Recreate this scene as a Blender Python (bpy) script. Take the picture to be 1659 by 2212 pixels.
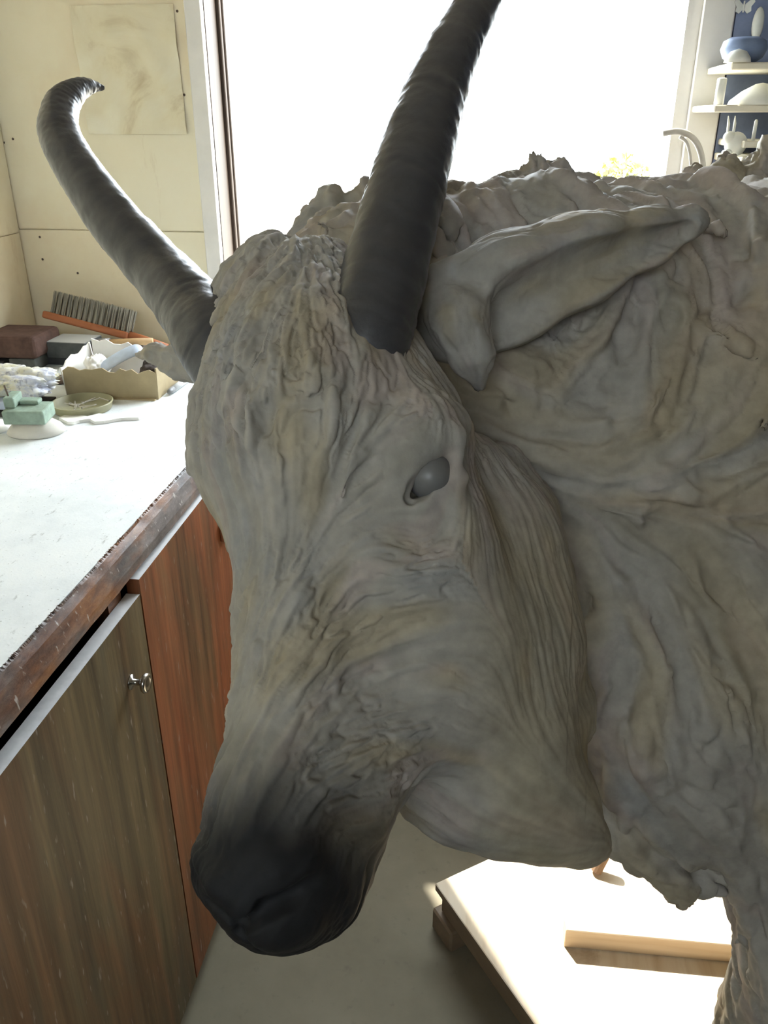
import bpy, bmesh, math, random
import numpy as np
from mathutils import Vector, Matrix

for o in list(bpy.data.objects):
    bpy.data.objects.remove(o, do_unlink=True)
scene = bpy.context.scene
COL = scene.collection
R = random.Random(7)

# ------------------------------------------------------------------ camera
F, CX, CY = 1790.0, 829.5, 1106.0            # focal length and centre in photo pixels
PSI, PITCH, CAMH = math.radians(7.62), math.radians(25.4), 1.47
FWD = np.array([-math.sin(PSI)*math.cos(PITCH), math.cos(PSI)*math.cos(PITCH), -math.sin(PITCH)])
RGT = np.array([math.cos(PSI), math.sin(PSI), 0.0])
UPV = np.cross(RGT, FWD)
CAM = np.array([0.0, 0.0, CAMH])
cd = bpy.data.cameras.new('camera'); cam = bpy.data.objects.new('camera', cd); COL.objects.link(cam)
cd.sensor_fit = 'VERTICAL'; cd.sensor_height = 36.0; cd.lens = 36.0*F/2212.0
cd.clip_start = 0.02; cd.clip_end = 200
cam.matrix_world = Matrix(((RGT[0], UPV[0], -FWD[0], 0), (RGT[1], UPV[1], -FWD[1], 0),
                           (RGT[2], UPV[2], -FWD[2], CAMH), (0, 0, 0, 1)))
scene.camera = cam

# ------------------------------------------------------------------ sky, sun, exposure
world = bpy.data.worlds.new('sky'); scene.world = world; world.use_nodes = True
bg = world.node_tree.nodes['Background']
bg.inputs['Color'].default_value = (0.84, 0.93, 1.0, 1); bg.inputs['Strength'].default_value = 13.0
SUN_AZ, SUN_EL = math.radians(32), math.radians(50)
sd = bpy.data.lights.new('sun', 'SUN'); sd.energy = 16.0; sd.angle = math.radians(0.9); sd.color = (1, 0.95, 0.86)
sun = bpy.data.objects.new('sun', sd); COL.objects.link(sun)
sdir = Vector((-math.sin(SUN_AZ)*math.cos(SUN_EL), math.cos(SUN_AZ)*math.cos(SUN_EL), math.sin(SUN_EL)))
sun.rotation_euler = sdir.to_track_quat('Z', 'Y').to_euler(); sun.location = (-3, 6, 7)
scene.view_settings.view_transform = 'Standard'; scene.view_settings.look = 'None'
scene.view_settings.exposure = 0.32; scene.view_settings.gamma = 1.0
scene.view_settings.use_curve_mapping = False

# ------------------------------------------------------------------ measuring helpers
def P(u, v, d):
    return CAM + d*(FWD + RGT*((u-CX)/F) - UPV*((v-CY)/F))
def ray(u, v): return FWD + RGT*((u-CX)/F) - UPV*((v-CY)/F)
def onX(u, v, x): r = ray(u, v); return CAM + r*(x/r[0])
def onY(u, v, y): r = ray(u, v); return CAM + r*(y/r[1])
def onZ(u, v, z): r = ray(u, v); return CAM + r*((z-CAMH)/r[2])
def proj(p):
    q = p - CAM
    d = q@FWD; d = np.where(d < .05, .05, d)
    return CX + F*(q@RGT)/d, CY - F*(q@UPV)/d, d
def sstep(a, b, x):
    t = np.clip((x-a)/(b-a), 0, 1); return t*t*(3-2*t)

# ------------------------------------------------------------------ object helpers
def tag(o, label=None, cat=None, group=None, kind=None):
    if label: o['label'] = label
    if cat: o['category'] = cat
    if group: o['group'] = group
    if kind: o['kind'] = kind
    return o
def empty(name, loc=(0, 0, 0), rz=0):
    o = bpy.data.objects.new(name, None); COL.objects.link(o)
    o.empty_display_size = .05; o.location = loc; o.rotation_euler = (0, 0, rz); return o
def link(name, me, mat=None, parent=None, smooth=False):
    o = bpy.data.objects.new(name, me); COL.objects.link(o)
    if mat:
        me.materials.append(mat)
    if smooth:
        me.polygons.foreach_set('use_smooth', [True]*len(me.polygons))
    if parent is not None:
        o.parent = parent
        bpy.context.view_layer.update()
        o.matrix_parent_inverse = parent.matrix_world.inverted()
    return o
def pydata(name, v, f, mat=None, parent=None, smooth=False):
    me = bpy.data.meshes.new(name); me.from_pydata([tuple(map(float, q)) for q in v], [], [tuple(map(int, q)) for q in f]); me.update()
    return link(name, me, mat, parent, smooth)
class MB:
    """collects shapes into one mesh"""
    def __init__(s): s.bm = bmesh.new()
    def box(s, lo, hi, bev=0.0, M=None, seg=1):
        lo, hi = Vector(lo), Vector(hi); c = (lo+hi)/2; d = hi-lo
        r = bmesh.ops.create_cube(s.bm, size=1)
        vs = r['verts']
        for v in vs: v.co = Vector((v.co.x*d.x, v.co.y*d.y, v.co.z*d.z)) + c
        if bev:
            es = list({e for v in vs for e in v.link_edges})
            rr = bmesh.ops.bevel(s.bm, geom=es, offset=bev, segments=seg, profile=.5, affect='EDGES')
            vs = list(set(rr['verts']) | {v for v in vs if v.is_valid})
        if M is not None:
            for v in vs: v.co = M @ v.co
        return s
    def tube(s, pts, rad, n=12, cap=True, flat=1.0, nrm=None):
        pts = [Vector(map(float, p)) for p in pts]
        if not hasattr(rad, '__len__'): rad = [rad]*len(pts)
        rings = []; prev = None
        for i, p in enumerate(pts):
            t = (pts[min(i+1, len(pts)-1)] - pts[max(i-1, 0)]).normalized()
            if prev is None:
                a = Vector(nrm) if nrm is not None else (Vector((0, 0, 1)) if abs(t.z) < .9 else Vector((1, 0, 0)))
            else: a = prev
            a = (a - t*a.dot(t)).normalized(); b = t.cross(a); prev = a
            rings.append([s.bm.verts.new(p + (a*math.cos(2*math.pi*k/n)*flat + b*math.sin(2*math.pi*k/n))*rad[i]) for k in range(n)])
        for i in range(len(rings)-1):
            for k in range(n):
                s.bm.faces.new((rings[i][k], rings[i][(k+1) % n], rings[i+1][(k+1) % n], rings[i+1][k]))
        if cap:
            s.bm.faces.new(rings[0][::-1]); s.bm.faces.new(rings[-1])
        return s
    def lathe(s, prof, n=24, M=None):
        rings = []
        for r, z in prof:
            rings.append([s.bm.verts.new((M or Matrix()) @ Vector((max(r, 1e-4)*math.cos(2*math.pi*k/n), max(r, 1e-4)*math.sin(2*math.pi*k/n), z))) for k in range(n)])
        for i in range(len(rings)-1):
            for k in range(n):
                s.bm.faces.new((rings[i][k], rings[i][(k+1) % n], rings[i+1][(k+1) % n], rings[i+1][k]))
        s.bm.faces.new(rings[0][::-1]); s.bm.faces.new(rings[-1]); return s
    def ball(s, c, r, sub=3, M=None, jit=0, seed=0):
        rr = random.Random(seed)
        q = bmesh.ops.create_icosphere(s.bm, subdivisions=sub, radius=1)
        for v in q['verts']:
            k = 1 + rr.uniform(-jit, jit)
            v.co = Vector((v.co.x*r[0]*k, v.co.y*r[1]*k, v.co.z*r[2]*k))
            if M is not None: v.co = M @ v.co
            v.co += Vector(c)
        return s
    def build(s, name, mat=None, parent=None, smooth=False):
        bmesh.ops.recalc_face_normals(s.bm, faces=s.bm.faces[:])
        me = bpy.data.meshes.new(name); s.bm.to_mesh(me); s.bm.free()
        return link(name, me, mat, parent, smooth)
def frame_mtx(o, x, z):
    x = Vector(x).normalized(); z = Vector(z); z = (z - x*z.dot(x)).normalized(); y = z.cross(x)
    m = Matrix((x, y, z)).transposed().to_4x4(); m.translation = Vector(o); return m

# ------------------------------------------------------------------ materials
class N:
    def __init__(s, name, rough=.7, spec=.3):
        s.m = bpy.data.materials.new(name); s.m.use_nodes = True
        s.t = s.m.node_tree; s.b = s.t.nodes['Principled BSDF']
        s.b.inputs['Roughness'].default_value = rough; s.b.inputs['Specular IOR Level'].default_value = spec
        s.tc = s.t.nodes.new('ShaderNodeTexCoord')
    def new(s, k): return s.t.nodes.new(k)
    def l(s, a, b): s.t.links.new(a, b)
    def mapping(s, scale=(1, 1, 1), rot=(0, 0, 0), loc=(0, 0, 0)):
        m = s.new('ShaderNodeMapping'); s.l(s.tc.outputs['Object'], m.inputs['Vector'])
        m.inputs['Scale'].default_value = scale; m.inputs['Rotation'].default_value = rot; m.inputs['Location'].default_value = loc
        return m.outputs['Vector']
    def noise(s, scale=5, vec=None, detail=5, rough=.6, dist=0):
        n = s.new('ShaderNodeTexNoise'); n.inputs['Scale'].default_value = scale; n.inputs['Detail'].default_value = detail
        n.inputs['Roughness'].default_value = rough; n.inputs['Distortion'].default_value = dist
        s.l(vec if vec is not None else s.tc.outputs['Object'], n.inputs['Vector']); return n.outputs['Fac']
    def ramp(s, fac, stops):
        r = s.new('ShaderNodeValToRGB'); s.l(fac, r.inputs['Fac']); e = r.color_ramp.elements
        while len(e) < len(stops): e.new(.5)
        for i, (p, c) in enumerate(stops):
            e[i].position = p; c = c if hasattr(c, '__len__') else (c, c, c); e[i].color = (*c, 1)
        return r.outputs['Color']
    def mix(s, f, a, b, mode='MIX'):
        m = s.new('ShaderNodeMix'); m.data_type = 'RGBA'; m.blend_type = mode
        for inp, val in ((m.inputs[0], f), (m.inputs[6], a), (m.inputs[7], b)):
            if isinstance(val, (int, float)): inp.default_value = val
            elif isinstance(val, tuple): inp.default_value = (*val, 1)
            else: s.l(val, inp)
        return m.outputs[2]
    def color(s, c):
        if isinstance(c, tuple): s.b.inputs['Base Color'].default_value = (*c, 1)
        else: s.l(c, s.b.inputs['Base Color'])
        return s
    def bump(s, h, strength=.3, dist=.01):
        b = s.new('ShaderNodeBump'); b.inputs['Strength'].default_value = strength; b.inputs['Distance'].default_value = dist
        s.l(h, b.inputs['Height']); s.l(b.outputs['Normal'], s.b.inputs['Normal']); return s
def simple(name, c, rough=.7, var=.15, scale=30, spec=.3, bump=0.0, metal=0.0, stretch=(1, 1, 1)):
    n = N(name, rough, spec); f = n.noise(scale, n.mapping(stretch))
    lo = tuple(x*(1-var) for x in c); hi = tuple(min(1, x*(1+var)) for x in c)
    n.color(n.ramp(f, [(.3, lo), (.7, hi)])); n.b.inputs['Metallic'].default_value = metal
    if bump: n.bump(f, bump, .004)
    return n.m

def mat_wood(name, c0, c1, c2, axis='z', scale=14, specks=True):
    n = N(name, .55, .35)
    st = {'z': (1, 1, .07), 'y': (1, .07, 1), 'x': (.07, 1, 1)}[axis]
    v = n.mapping(st)
    f = n.noise(scale, v, 8, .65, .4); g = n.noise(3.2, n.mapping(tuple(.35 if a < 1 else 1 for a in st)), 3)
    col = n.mix(n.ramp(g, [(.42, 0), (.60, 1)]), n.ramp(f, [(.3, c0), (.7, c1)]), n.ramp(f, [(.3, tuple(x*.7 for x in c2)), (.7, c2)]))
    if specks:
        w = n.noise(150, n.mapping(tuple(.25 if a < 1 else 1 for a in st)), 2, .5)
        col = n.mix(n.ramp(w, [(.70, 0), (.77, .5)]), col, (.36, .33, .29))
    n.color(col); n.bump(f, .25, .003); return n.m
def mat_wall():
    n = N('cream_painted_board', .75, .2)
    a = n.noise(1.7, None, 6, .65); b = n.noise(9, n.mapping((1, 1, .25)), 6, .7)
    col = n.ramp(a, [(.30, (.74, .62, .43)), (.5, (.82, .75, .56)), (.72, (.85, .80, .63))])
    col = n.mix(n.ramp(b, [(.60, 0), (.74, .55)]), col, (.52, .38, .22))
    n.color(col); n.bump(b, .1, .003); return n.m
def mat_counter():
    n = N('worn_pale_benchtop', .55, .4)
    a = n.noise(5, None, 8, .7); b = n.noise(70, n.mapping((1, .35, 1)), 4, .7); c = n.noise(260, None, 2)
    col = n.ramp(a, [(.3, (.62, .66, .68)), (.55, (.78, .81, .82)), (.75, (.85, .86, .85))])
    col = n.mix(n.ramp(b, [(.62, 0), (.76, .8)]), col, (.22, .23, .22))
    col = n.mix(n.ramp(c, [(.68, 0), (.76, .7)]), col, (.12, .11, .10))
    n.color(col); n.bump(c, .1, .002); return n.m
def mat_apron():
    n = N('stained_bench_edge', .42, .45)
    v = n.mapping((1, .35, 1)); a = n.noise(26, v, 8, .75); b = n.noise(9, v, 4, .6); c = n.noise(150, n.mapping((1, .7, .25)), 2)
    col = n.ramp(a, [(.34, (.04, .034, .032)), (.5, (.13, .108, .10)), (.66, (.23, .20, .19))])
    col = n.mix(n.ramp(b, [(.50, 0), (.60, .9)]), col, n.ramp(a, [(.34, (.07, .022, .01)), (.5, (.20, .075, .025)), (.66, (.36, .16, .05))]))
    col = n.mix(n.ramp(c, [(.66, 0), (.73, .8)]), col, (.50, .46, .42))
    n.color(col); n.bump(a, .3, .004); return n.m
def mat_door(name, base, streak, alt):
    n = N(name, .5, .35)
    f = n.noise(34, n.mapping((1, 1, .05)), 9, .7, .3); g = n.noise(5, n.mapping((1, 1, .3)), 6, .6, .8); h = n.noise(14, n.mapping((1, 1, .16)), 5, .6)
    col = n.ramp(f, [(.32, tuple(x*.45 for x in base)), (.5, base), (.68, tuple(x*1.7 for x in base))])
    col = n.mix(n.ramp(g, [(.44, 0), (.60, .85)]), col, n.ramp(f, [(.32, tuple(x*.5 for x in streak)), (.68, tuple(x*1.5 for x in streak))]))
    col = n.mix(n.ramp(h, [(.54, 0), (.68, .6)]), col, alt)
    w = n.noise(120, n.mapping((1, 1, .22)), 2, .5)
    col = n.mix(n.ramp(w, [(.67, 0), (.75, .6)]), col, (.34, .31, .28))
    n.color(col); n.bump(f, .25, .003); return n.m
def mat_clay(name, attr='clay', rough=.6, spec=.3):
    n = N(name, rough, spec)
    a = n.new('ShaderNodeAttribute'); a.attribute_name = attr
    f = n.noise(420, None, 3, .6); g = n.noise(60, None, 4, .6)
    col = n.mix(.35, a.outputs['Color'], n.mix(1.0, a.outputs['Color'], n.ramp(g, [(.3, .6), (.7, 1.25)]), 'MULTIPLY'))
    n.color(col); n.bump(f, .10, .0015); return n.m
def mat_floor():
    n = N('dusty_concrete', .75, .25)
    a = n.noise(3, None, 6, .65); b = n.noise(40, None, 4)
    col = n.ramp(a, [(.3, (.150, .134, .092)), (.7, (.225, .203, .145))])
    n.color(n.mix(n.ramp(b, [(.6, 0), (.75, .3)]), col, (.08, .07, .055))); n.bump(b, .08, .002); return n.m
def mat_ply():
    n = N('knotty_plywood', .65, .25)
    v = n.mapping((1, .12, 1), (0, 0, math.radians(50))); a = n.noise(22, v, 6, .6, .6); s = n.noise(7, None, 6, .65, .5)
    vo = n.new('ShaderNodeTexVoronoi'); vo.inputs['Scale'].default_value = 4.0; n.l(n.tc.outputs['Object'], vo.inputs['Vector'])
    col = n.ramp(a, [(.3, (.56, .43, .28)), (.5, (.70, .60, .45)), (.75, (.78, .70, .56))])
    col = n.mix(n.ramp(s, [(.58, 0), (.70, .55)]), col, (.34, .23, .13))
    col = n.mix(n.ramp(vo.outputs['Distance'], [(.0, .9), (.06, .75), (.13, 0)]), col, (.13, .075, .04))
    n.color(col); n.bump(a, .15, .002); return n.m
M = dict(
    wall=mat_wall(), counter=mat_counter(), apron=mat_apron(), floor=mat_floor(), ply=mat_ply(),
    dim=simple('dusty_brown_wall', (.20, .18, .15), .8), ceiling=simple('ceiling_board', (.24, .22, .19), .8), white=simple('white_trim_paint', (.80, .78, .74), .5, .06, 12),
    jamb=mat_wood('dark_weathered_jamb', (.035, .024, .016), (.075, .05, .034), (.11, .06, .03), 'z', 20, False),
    door=mat_door('stained_olive_door', (.115, .086, .044), (.155, .076, .034), (.095, .092, .064)),
    door_red=mat_door('stained_red_door', (.215, .072, .030), (.130, .084, .042), (.27, .105, .042)),
    carcass=simple('dark_cabinet_wood', (.06, .045, .035), .7), metal=simple('steel_knob', (.55, .53, .50), .25, .1, 40, .5, 0, 1.0),
    timber=mat_wood('pine_timber', (.40, .29, .18), (.58, .46, .31), (.52, .39, .25), 'x', 18, False),
    oldtimber_and_shade=mat_wood('old_dirty_timber_and_shade', (.10, .07, .045), (.22, .16, .10), (.26, .19, .12), 'y', 18, False),
    clay=mat_clay('grey_modelling_clay', 'clay', .65, .16), horn=mat_clay('dark_horn_clay', 'clay', .36, .5),
    card=simple('brown_cardboard', (.36, .285, .165), .8, .12, 25), cardin=simple('white_box_lining', (.85, .83, .78), .7, .05),
)

# ------------------------------------------------------------------ the setting
XC = -0.4738       # face of the cabinet doors
XE = -0.494        # front edge of the bench top
ZT = 0.943         # bench top height
YB = 2.023         # face of the back wall
XL = -1.184        # left wall
XR, YR, ZC = 2.3, -2.0, 2.55
XD0, XD1, ZD, ZSILL = -0.667, 0.352, 2.05, 1.05   # big window opening
TW = .14
def struct(o): o['kind'] = 'structure'; return o
struct(MB().box((XL-.3, YR-.2, -.12), (XR+.2, YB+TW, 0)).build('floor', M['floor']))
struct(MB().box((XL-.1, YR-.1, ZC), (XR+.1, YB+TW, ZC+.1)).build('ceiling', M['ceiling']))
struct(MB().box((XL-.1, YR-.1, 0), (XL, YB+TW, ZC)).build('wall_left', M['wall']))
bw = struct(MB().box((XL-.1, YB, 0), (XD0-.035, YB+TW, ZC)).box((XD1+.09, YB, 0), (XR+.1, YB+TW, ZC))
            .box((XD0-.035, YB, ZD+.04), (XD1+.09, YB+TW, ZC)).box((XD0-.035, YB, 0), (XD1+.09, YB+TW, ZSILL-.03)).build('wall_back', M['wall']))
# unseen rear wall, its window opening added for fill light, and the right wall
WX0, WX1, WZ0, WZ1 = -0.90, 0.25, 1.90, 2.42
struct(MB().box((XL-.1, YR-.1, 0), (WX0, YR, ZC)).box((WX1, YR-.1, 0), (XR+.1, YR, ZC))
       .box((WX0, YR-.1, 0), (WX1, YR, WZ0)).box((WX0, YR-.1, WZ1), (WX1, YR, ZC)).build('wall_rear', M['dim']))
struct(MB().box((XR, YR-.1, 0), (XR+.1, YB+TW, ZC)).build('wall_right', M['dim']))
# ------------------------------------------------------------------ clay sculpting: implicit shapes -> one mesh
f32 = np.float32
def nrm(v):
    return v/np.maximum(np.linalg.norm(v, axis=-1, keepdims=True), 1e-9)
def smin(a, b, k):
    h = np.clip(.5 + .5*(b-a)/k, 0, 1); return b + (a-b)*h - k*h*(1-h)
class Clay:
    """list of soft-joined tapered rods and ellipsoids; carve=True digs instead of adding"""
    def __init__(s): s.pr = []
    def rod(s, a, b, ra, rb, k=.012, carve=False, n=None, sq=1.0):
        a = np.asarray(a, float); b = np.asarray(b, float)
        s.pr.append(dict(t=0, a=a, b=b, ra=ra, rb=rb, k=k, c=carve, n=None if n is None else np.asarray(n, float), sq=sq,
                         bc=(a+b)/2, br=np.linalg.norm(b-a)/2 + max(ra, rb)))
    def ell(s, c, ax, r, k=.012, carve=False):
        c = np.asarray(c, float)
        s.pr.append(dict(t=1, a=c, ax=np.asarray(ax, float), r=np.asarray(r, float), k=k, c=carve, bc=c, br=max(r)))
    def chain(s, pts, k=.012, carve=False):
        for (u, v, d, r), (u2, v2, d2, r2) in zip(pts[:-1], pts[1:]):
            s.rod(P(u, v, d), P(u2, v2, d2), r*d/F, r2*d2/F, k, carve)
    def ball(s, u, v, d, r, k=.012, carve=False):
        s.ell(P(u, v, d), np.eye(3), [r*d/F]*3, k, carve)
    def bounds(s):
        s.BC = np.array([p['bc'] for p in s.pr]); s.BR = np.array([p['br'] for p in s.pr]); s.K = np.array([p['k'] for p in s.pr])
    def dist1(s, p, X):
        if p['t'] == 0:
            q = X - p['a'].astype(f32); ba = (p['b']-p['a']).astype(f32); l2 = float(ba@ba) + 1e-12
            t = np.clip((q@ba)/l2, 0, 1)
            q = q - t[:, None]*ba
            rr = p['ra'] + (p['rb']-p['ra'])*t
            d2 = np.einsum('ij,ij->i', q, q)
            if p['n'] is not None:
                w = q@p['n'].astype(f32); d2 = d2 + w*w*(p['sq']**2 - 1)
            return np.sqrt(d2) - rr
        q = (X - p['a'].astype(f32))@p['ax'].T.astype(f32)
        k0 = np.sqrt(((q/p['r'].astype(f32))**2).sum(1)) + 1e-9; k1 = np.sqrt(((q/(p['r']**2).astype(f32))**2).sum(1)) + 1e-9
        return k0*(k0-1)/k1
    def field(s, X, idx=None):
        X = X.astype(f32); D = np.full(len(X), .5, f32)
        for i in (range(len(s.pr)) if idx is None else idx):
            p = s.pr[i]; d = s.dist1(p, X)
            D = -smin(-D, d, p['k']) if p['c'] else smin(D, d, p['k'])
        return D
    def surf(s, u, v, d0=.35, d1=1.6):
        """depth of the clay along one line of sight"""
        s.bounds(); n = 900
        ds = np.linspace(d0, d1, n); f = s.field(np.array([P(u, v, d) for d in ds]))
        i = np.argmax(f < 0)
        return ds[i] if (f < 0).any() else None
    def mesh(s, h, nb=26):
        s.bounds()
        lo = (s.BC - s.BR[:, None]).min(0) - 3*h; hi = (s.BC + s.BR[:, None]).max(0) + 3*h
        nbk = np.ceil((hi-lo)/(h*nb)).astype(int); G = nbk*nb + 2
        rad = h*nb*.5*math.sqrt(3)
        V, ID, Q = [], [], []
        gid = lambda i, j, k: (i*G[1] + j)*G[2] + k
        LO, HI = [], []
        for p in s.pr:
            mg = p['k'] + h*1.5
            if p['t'] == 0:
                LO.append(np.minimum(p['a']-p['ra'], p['b']-p['rb'])-mg); HI.append(np.maximum(p['a']+p['ra'], p['b']+p['rb'])+mg)
            else:
                LO.append(p['a']-p['br']-mg); HI.append(p['a']+p['br']+mg)
        LO = np.array(LO); HI = np.array(HI); carve = np.array([p['c'] for p in s.pr]); big = np.array([p['t'] == 1 or p['n'] is None for p in s.pr])
        GLO = np.floor((LO-lo)/h).astype(int); GHI = np.ceil((HI-lo)/h).astype(int) + 1
        for bi in np.ndindex(*nbk):
            b0 = np.array(bi)*nb; blo = lo + b0*h; bhi = blo + nb*h; c = (blo+bhi)/2
            near = ((GLO <= b0+nb) & (GHI > b0)).all(1)
            if not (near & ~carve).any(): continue
            idx = np.nonzero(near)[0]
            ib = idx[big[idx]]
            if len(ib):
                fc = s.field(c[None], ib)[0]
                if fc < -rad*1.25 - .004: continue
                if len(ib) == len(idx) and fc > rad*1.25 + .004: continue
            ax = [(lo[q] + (b0[q] + np.arange(nb+1))*h).astype(f32) for q in range(3)]
            D = np.full((nb+1,)*3, .5, f32)
            for i in idx:
                p = s.pr[i]
                i0 = np.clip(GLO[i]-b0, 0, nb+1); i1 = np.clip(GHI[i]-b0, 0, nb+1)
                if (i1 <= i0).any(): continue
                sl = tuple(slice(i0[q], i1[q]) for q in range(3)); Ds = D[sl]
                qx = (ax[0][sl[0]]-f32(p['a'][0]))[:, None, None]; qy = (ax[1][sl[1]]-f32(p['a'][1]))[None, :, None]; qz = (ax[2][sl[2]]-f32(p['a'][2]))[None, None, :]
                if p['t'] == 0:
                    ba = (p['b']-p['a']).astype(f32); l2 = f32(ba@ba + 1e-12)
                    t0 = qx*ba[0] + qy*ba[1] + qz*ba[2]; t = np.minimum(np.maximum(t0/l2, 0), 1)
                    d2 = (qx*qx + qy*qy + qz*qz) - 2*t*t0 + t*t*l2
                    if p['n'] is not None:
                        nn = p['n'].astype(f32); w = qx*nn[0] + qy*nn[1] + qz*nn[2] - t*f32(ba@nn); d2 = d2 + w*w*f32(p['sq']**2 - 1)
                    d = np.sqrt(np.maximum(d2, 0)) - (f32(p['ra']) + f32(p['rb']-p['ra'])*t)
                else:
                    A = p['ax'].astype(f32); r = p['r'].astype(f32); k0 = 0; k1 = 0
                    for e in range(3):
                        w = (qx*A[e, 0] + qy*A[e, 1] + qz*A[e, 2])/r[e]; k0 = k0 + w*w; k1 = k1 + (w/r[e])**2
                    k0 = np.sqrt(k0) + 1e-9; d = k0*(k0-1)/(np.sqrt(k1) + 1e-9)
                k = f32(p['k'])
                if p['c']: a_, b_ = -Ds, d
                else: a_, b_ = Ds, d
                hh = np.maximum(k - np.abs(a_-b_), 0)/k
                r_ = np.minimum(a_, b_) - hh*hh*k*f32(.25)
                D[sl] = -r_ if p['c'] else r_
            S = D < 0
            if S.all() or not S.any(): continue
            cs = np.zeros((nb, nb, nb), np.int8)
            for a in (0, 1):
                for b in (0, 1):
                    for e in (0, 1): cs += S[a:a+nb, b:b+nb, e:e+nb]
            I, J, K = np.nonzero((cs > 0) & (cs < 8))
            if len(I) == 0: continue
            val = np.stack([D[I+a, J+b, K+e] for a in (0, 1) for b in (0, 1) for e in (0, 1)], 1)
            corner = np.array([(a, b, e) for a in (0, 1) for b in (0, 1) for e in (0, 1)], f32)
            acc = np.zeros((len(I), 3), f32); cnt = np.zeros(len(I), f32)
            for a in range(8):
                for b in range(a+1, 8):
                    if abs(corner[a]-corner[b]).sum() != 1: continue
                    m = (val[:, a] < 0) != (val[:, b] < 0)
                    t = np.where(m, val[:, a]/np.where(m, val[:, a]-val[:, b], 1), 0)
                    acc += m[:, None]*(corner[a] + t[:, None]*(corner[b]-corner[a])); cnt += m
            V.append(lo + (np.stack([I, J, K], 1) + b0 + acc/cnt[:, None])*h)
            ID.append(gid(I+b0[0], J+b0[1], K+b0[2]))
            for ax in range(3):
                sl = [slice(0, nb)]*3; sh = list(sl); sh[ax] = slice(1, nb+1)
                A = S[tuple(sl)]; B = S[tuple(sh)]
                E = np.nonzero(A != B)
                if len(E[0]) == 0: continue
                g = [E[0]+b0[0], E[1]+b0[1], E[2]+b0[2]]; fl = A[E]
                o1, o2 = (ax+1) % 3, (ax+2) % 3
                def cell(d1, d2):
                    q = [x.copy() for x in g]; q[o1] = q[o1]-d1; q[o2] = q[o2]-d2; return gid(*q)
                qd = np.stack([cell(1, 1), cell(0, 1), cell(0, 0), cell(1, 0)], 1)
                qd[~fl] = qd[~fl][:, ::-1]
                Q.append(qd)
        V = np.concatenate(V); ID = np.concatenate(ID); Q = np.concatenate(Q)
        o = np.argsort(ID); ID = ID[o]; V = V[o]
        q = np.searchsorted(ID, Q); q = np.clip(q, 0, len(ID)-1); ok = (ID[q] == Q).all(1)
        return V, q[ok]
def vnormals(V, Q):
    n = np.cross(V[Q[:, 2]]-V[Q[:, 0]], V[Q[:, 3]]-V[Q[:, 1]])
    N_ = np.zeros_like(V)
    for k in range(4):
        for c in range(3): N_[:, c] += np.bincount(Q[:, k], n[:, c], len(V))
    return nrm(N_)
def relax(V, Q, it=1, w=.5):
    for _ in range(it):
        S = np.zeros_like(V); C = np.zeros(len(V))
        for k in range(4):
            for nb_ in ((k+1) % 4, (k+3) % 4):
                for c in range(3): S[:, c] += np.bincount(Q[:, k], V[Q[:, nb_], c], len(V))
                C += np.bincount(Q[:, k], minlength=len(V))
        V = V + w*(S/np.maximum(C, 1)[:, None] - V)
    return V
LAT = np.random.RandomState(3).rand(64, 64, 64).astype(f32)
def vnoise(p, scale, off=0.0):
    q = (p*scale + off).astype(f32); i = np.floor(q).astype(np.int32); t = q - i; t = t*t*(3-2*t); i &= 63; j = (i+1) & 63
    x0, y0, z0 = i.T; x1, y1, z1 = j.T; tx, ty, tz = t.T
    def L(x, y): a = LAT[x, y, z0]; return a + (LAT[x, y, z1]-a)*tz
    a = L(x0, y0); b = L(x0, y1); c = L(x1, y0); d = L(x1, y1)
    a = a + (b-a)*ty; c = c + (d-c)*ty
    return (a + (c-a)*tx)*2 - 1
def strands(V, T, scale, length, n=9, off=0.0):
    """noise smeared along the lie of the hair"""
    acc = 0
    for k in range(n):
        acc = acc + vnoise(V + T*((k/(n-1)-.5)*length), scale, off)
    return acc/n*math.sqrt(n)*.55
U0, V0, GS, GW, GHT = -700, -600, 8.0, 560, 430
def flow_map(guides, wav=0.0, cell=120.0, sig=150.0, seed=0):
    """map of the lie of the hair from strokes read off the sculpture: (u, v, du, dv)"""
    uu, vv = np.meshgrid(U0 + GS*np.arange(GW), V0 + GS*np.arange(GHT), indexing='ij')
    C = np.zeros(uu.shape); S = np.zeros(uu.shape)
    for gu, gv, du, dv in guides:
        a_ = math.atan2(dv, du); w = 1/(((uu-gu)**2 + (vv-gv)**2)/sig**2 + .15)**2
        C += w*math.cos(2*a_); S += w*math.sin(2*a_)
    th = np.arctan2(S, C)/2
    if wav:
        q = np.stack([uu.ravel()/cell, vv.ravel()/cell, np.full(uu.size, seed + .37)], 1)
        th = th + (wav*(vnoise(q, 1.0, 5.3) + .5*vnoise(q, 2.3, 9.1))).reshape(th.shape)
    # hair hangs down and backwards
    D = np.stack([np.cos(th), np.sin(th)], -1); D *= np.where(D[..., 1] + .6*D[..., 0] < 0, -1, 1)[..., None]
    return D
def flow_dir(V, Nn, fm):
    u, v, d = proj(V)
    i = np.clip(((u-U0)/GS + .5).astype(np.int32), 0, GW-1); j = np.clip(((v-V0)/GS + .5).astype(np.int32), 0, GHT-1)
    D2 = fm[i, j]
    D = D2[:, :1]*RGT - D2[:, 1:]*UPV
    D = D - Nn*(D*Nn).sum(1)[:, None]
    return nrm(D)
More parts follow.
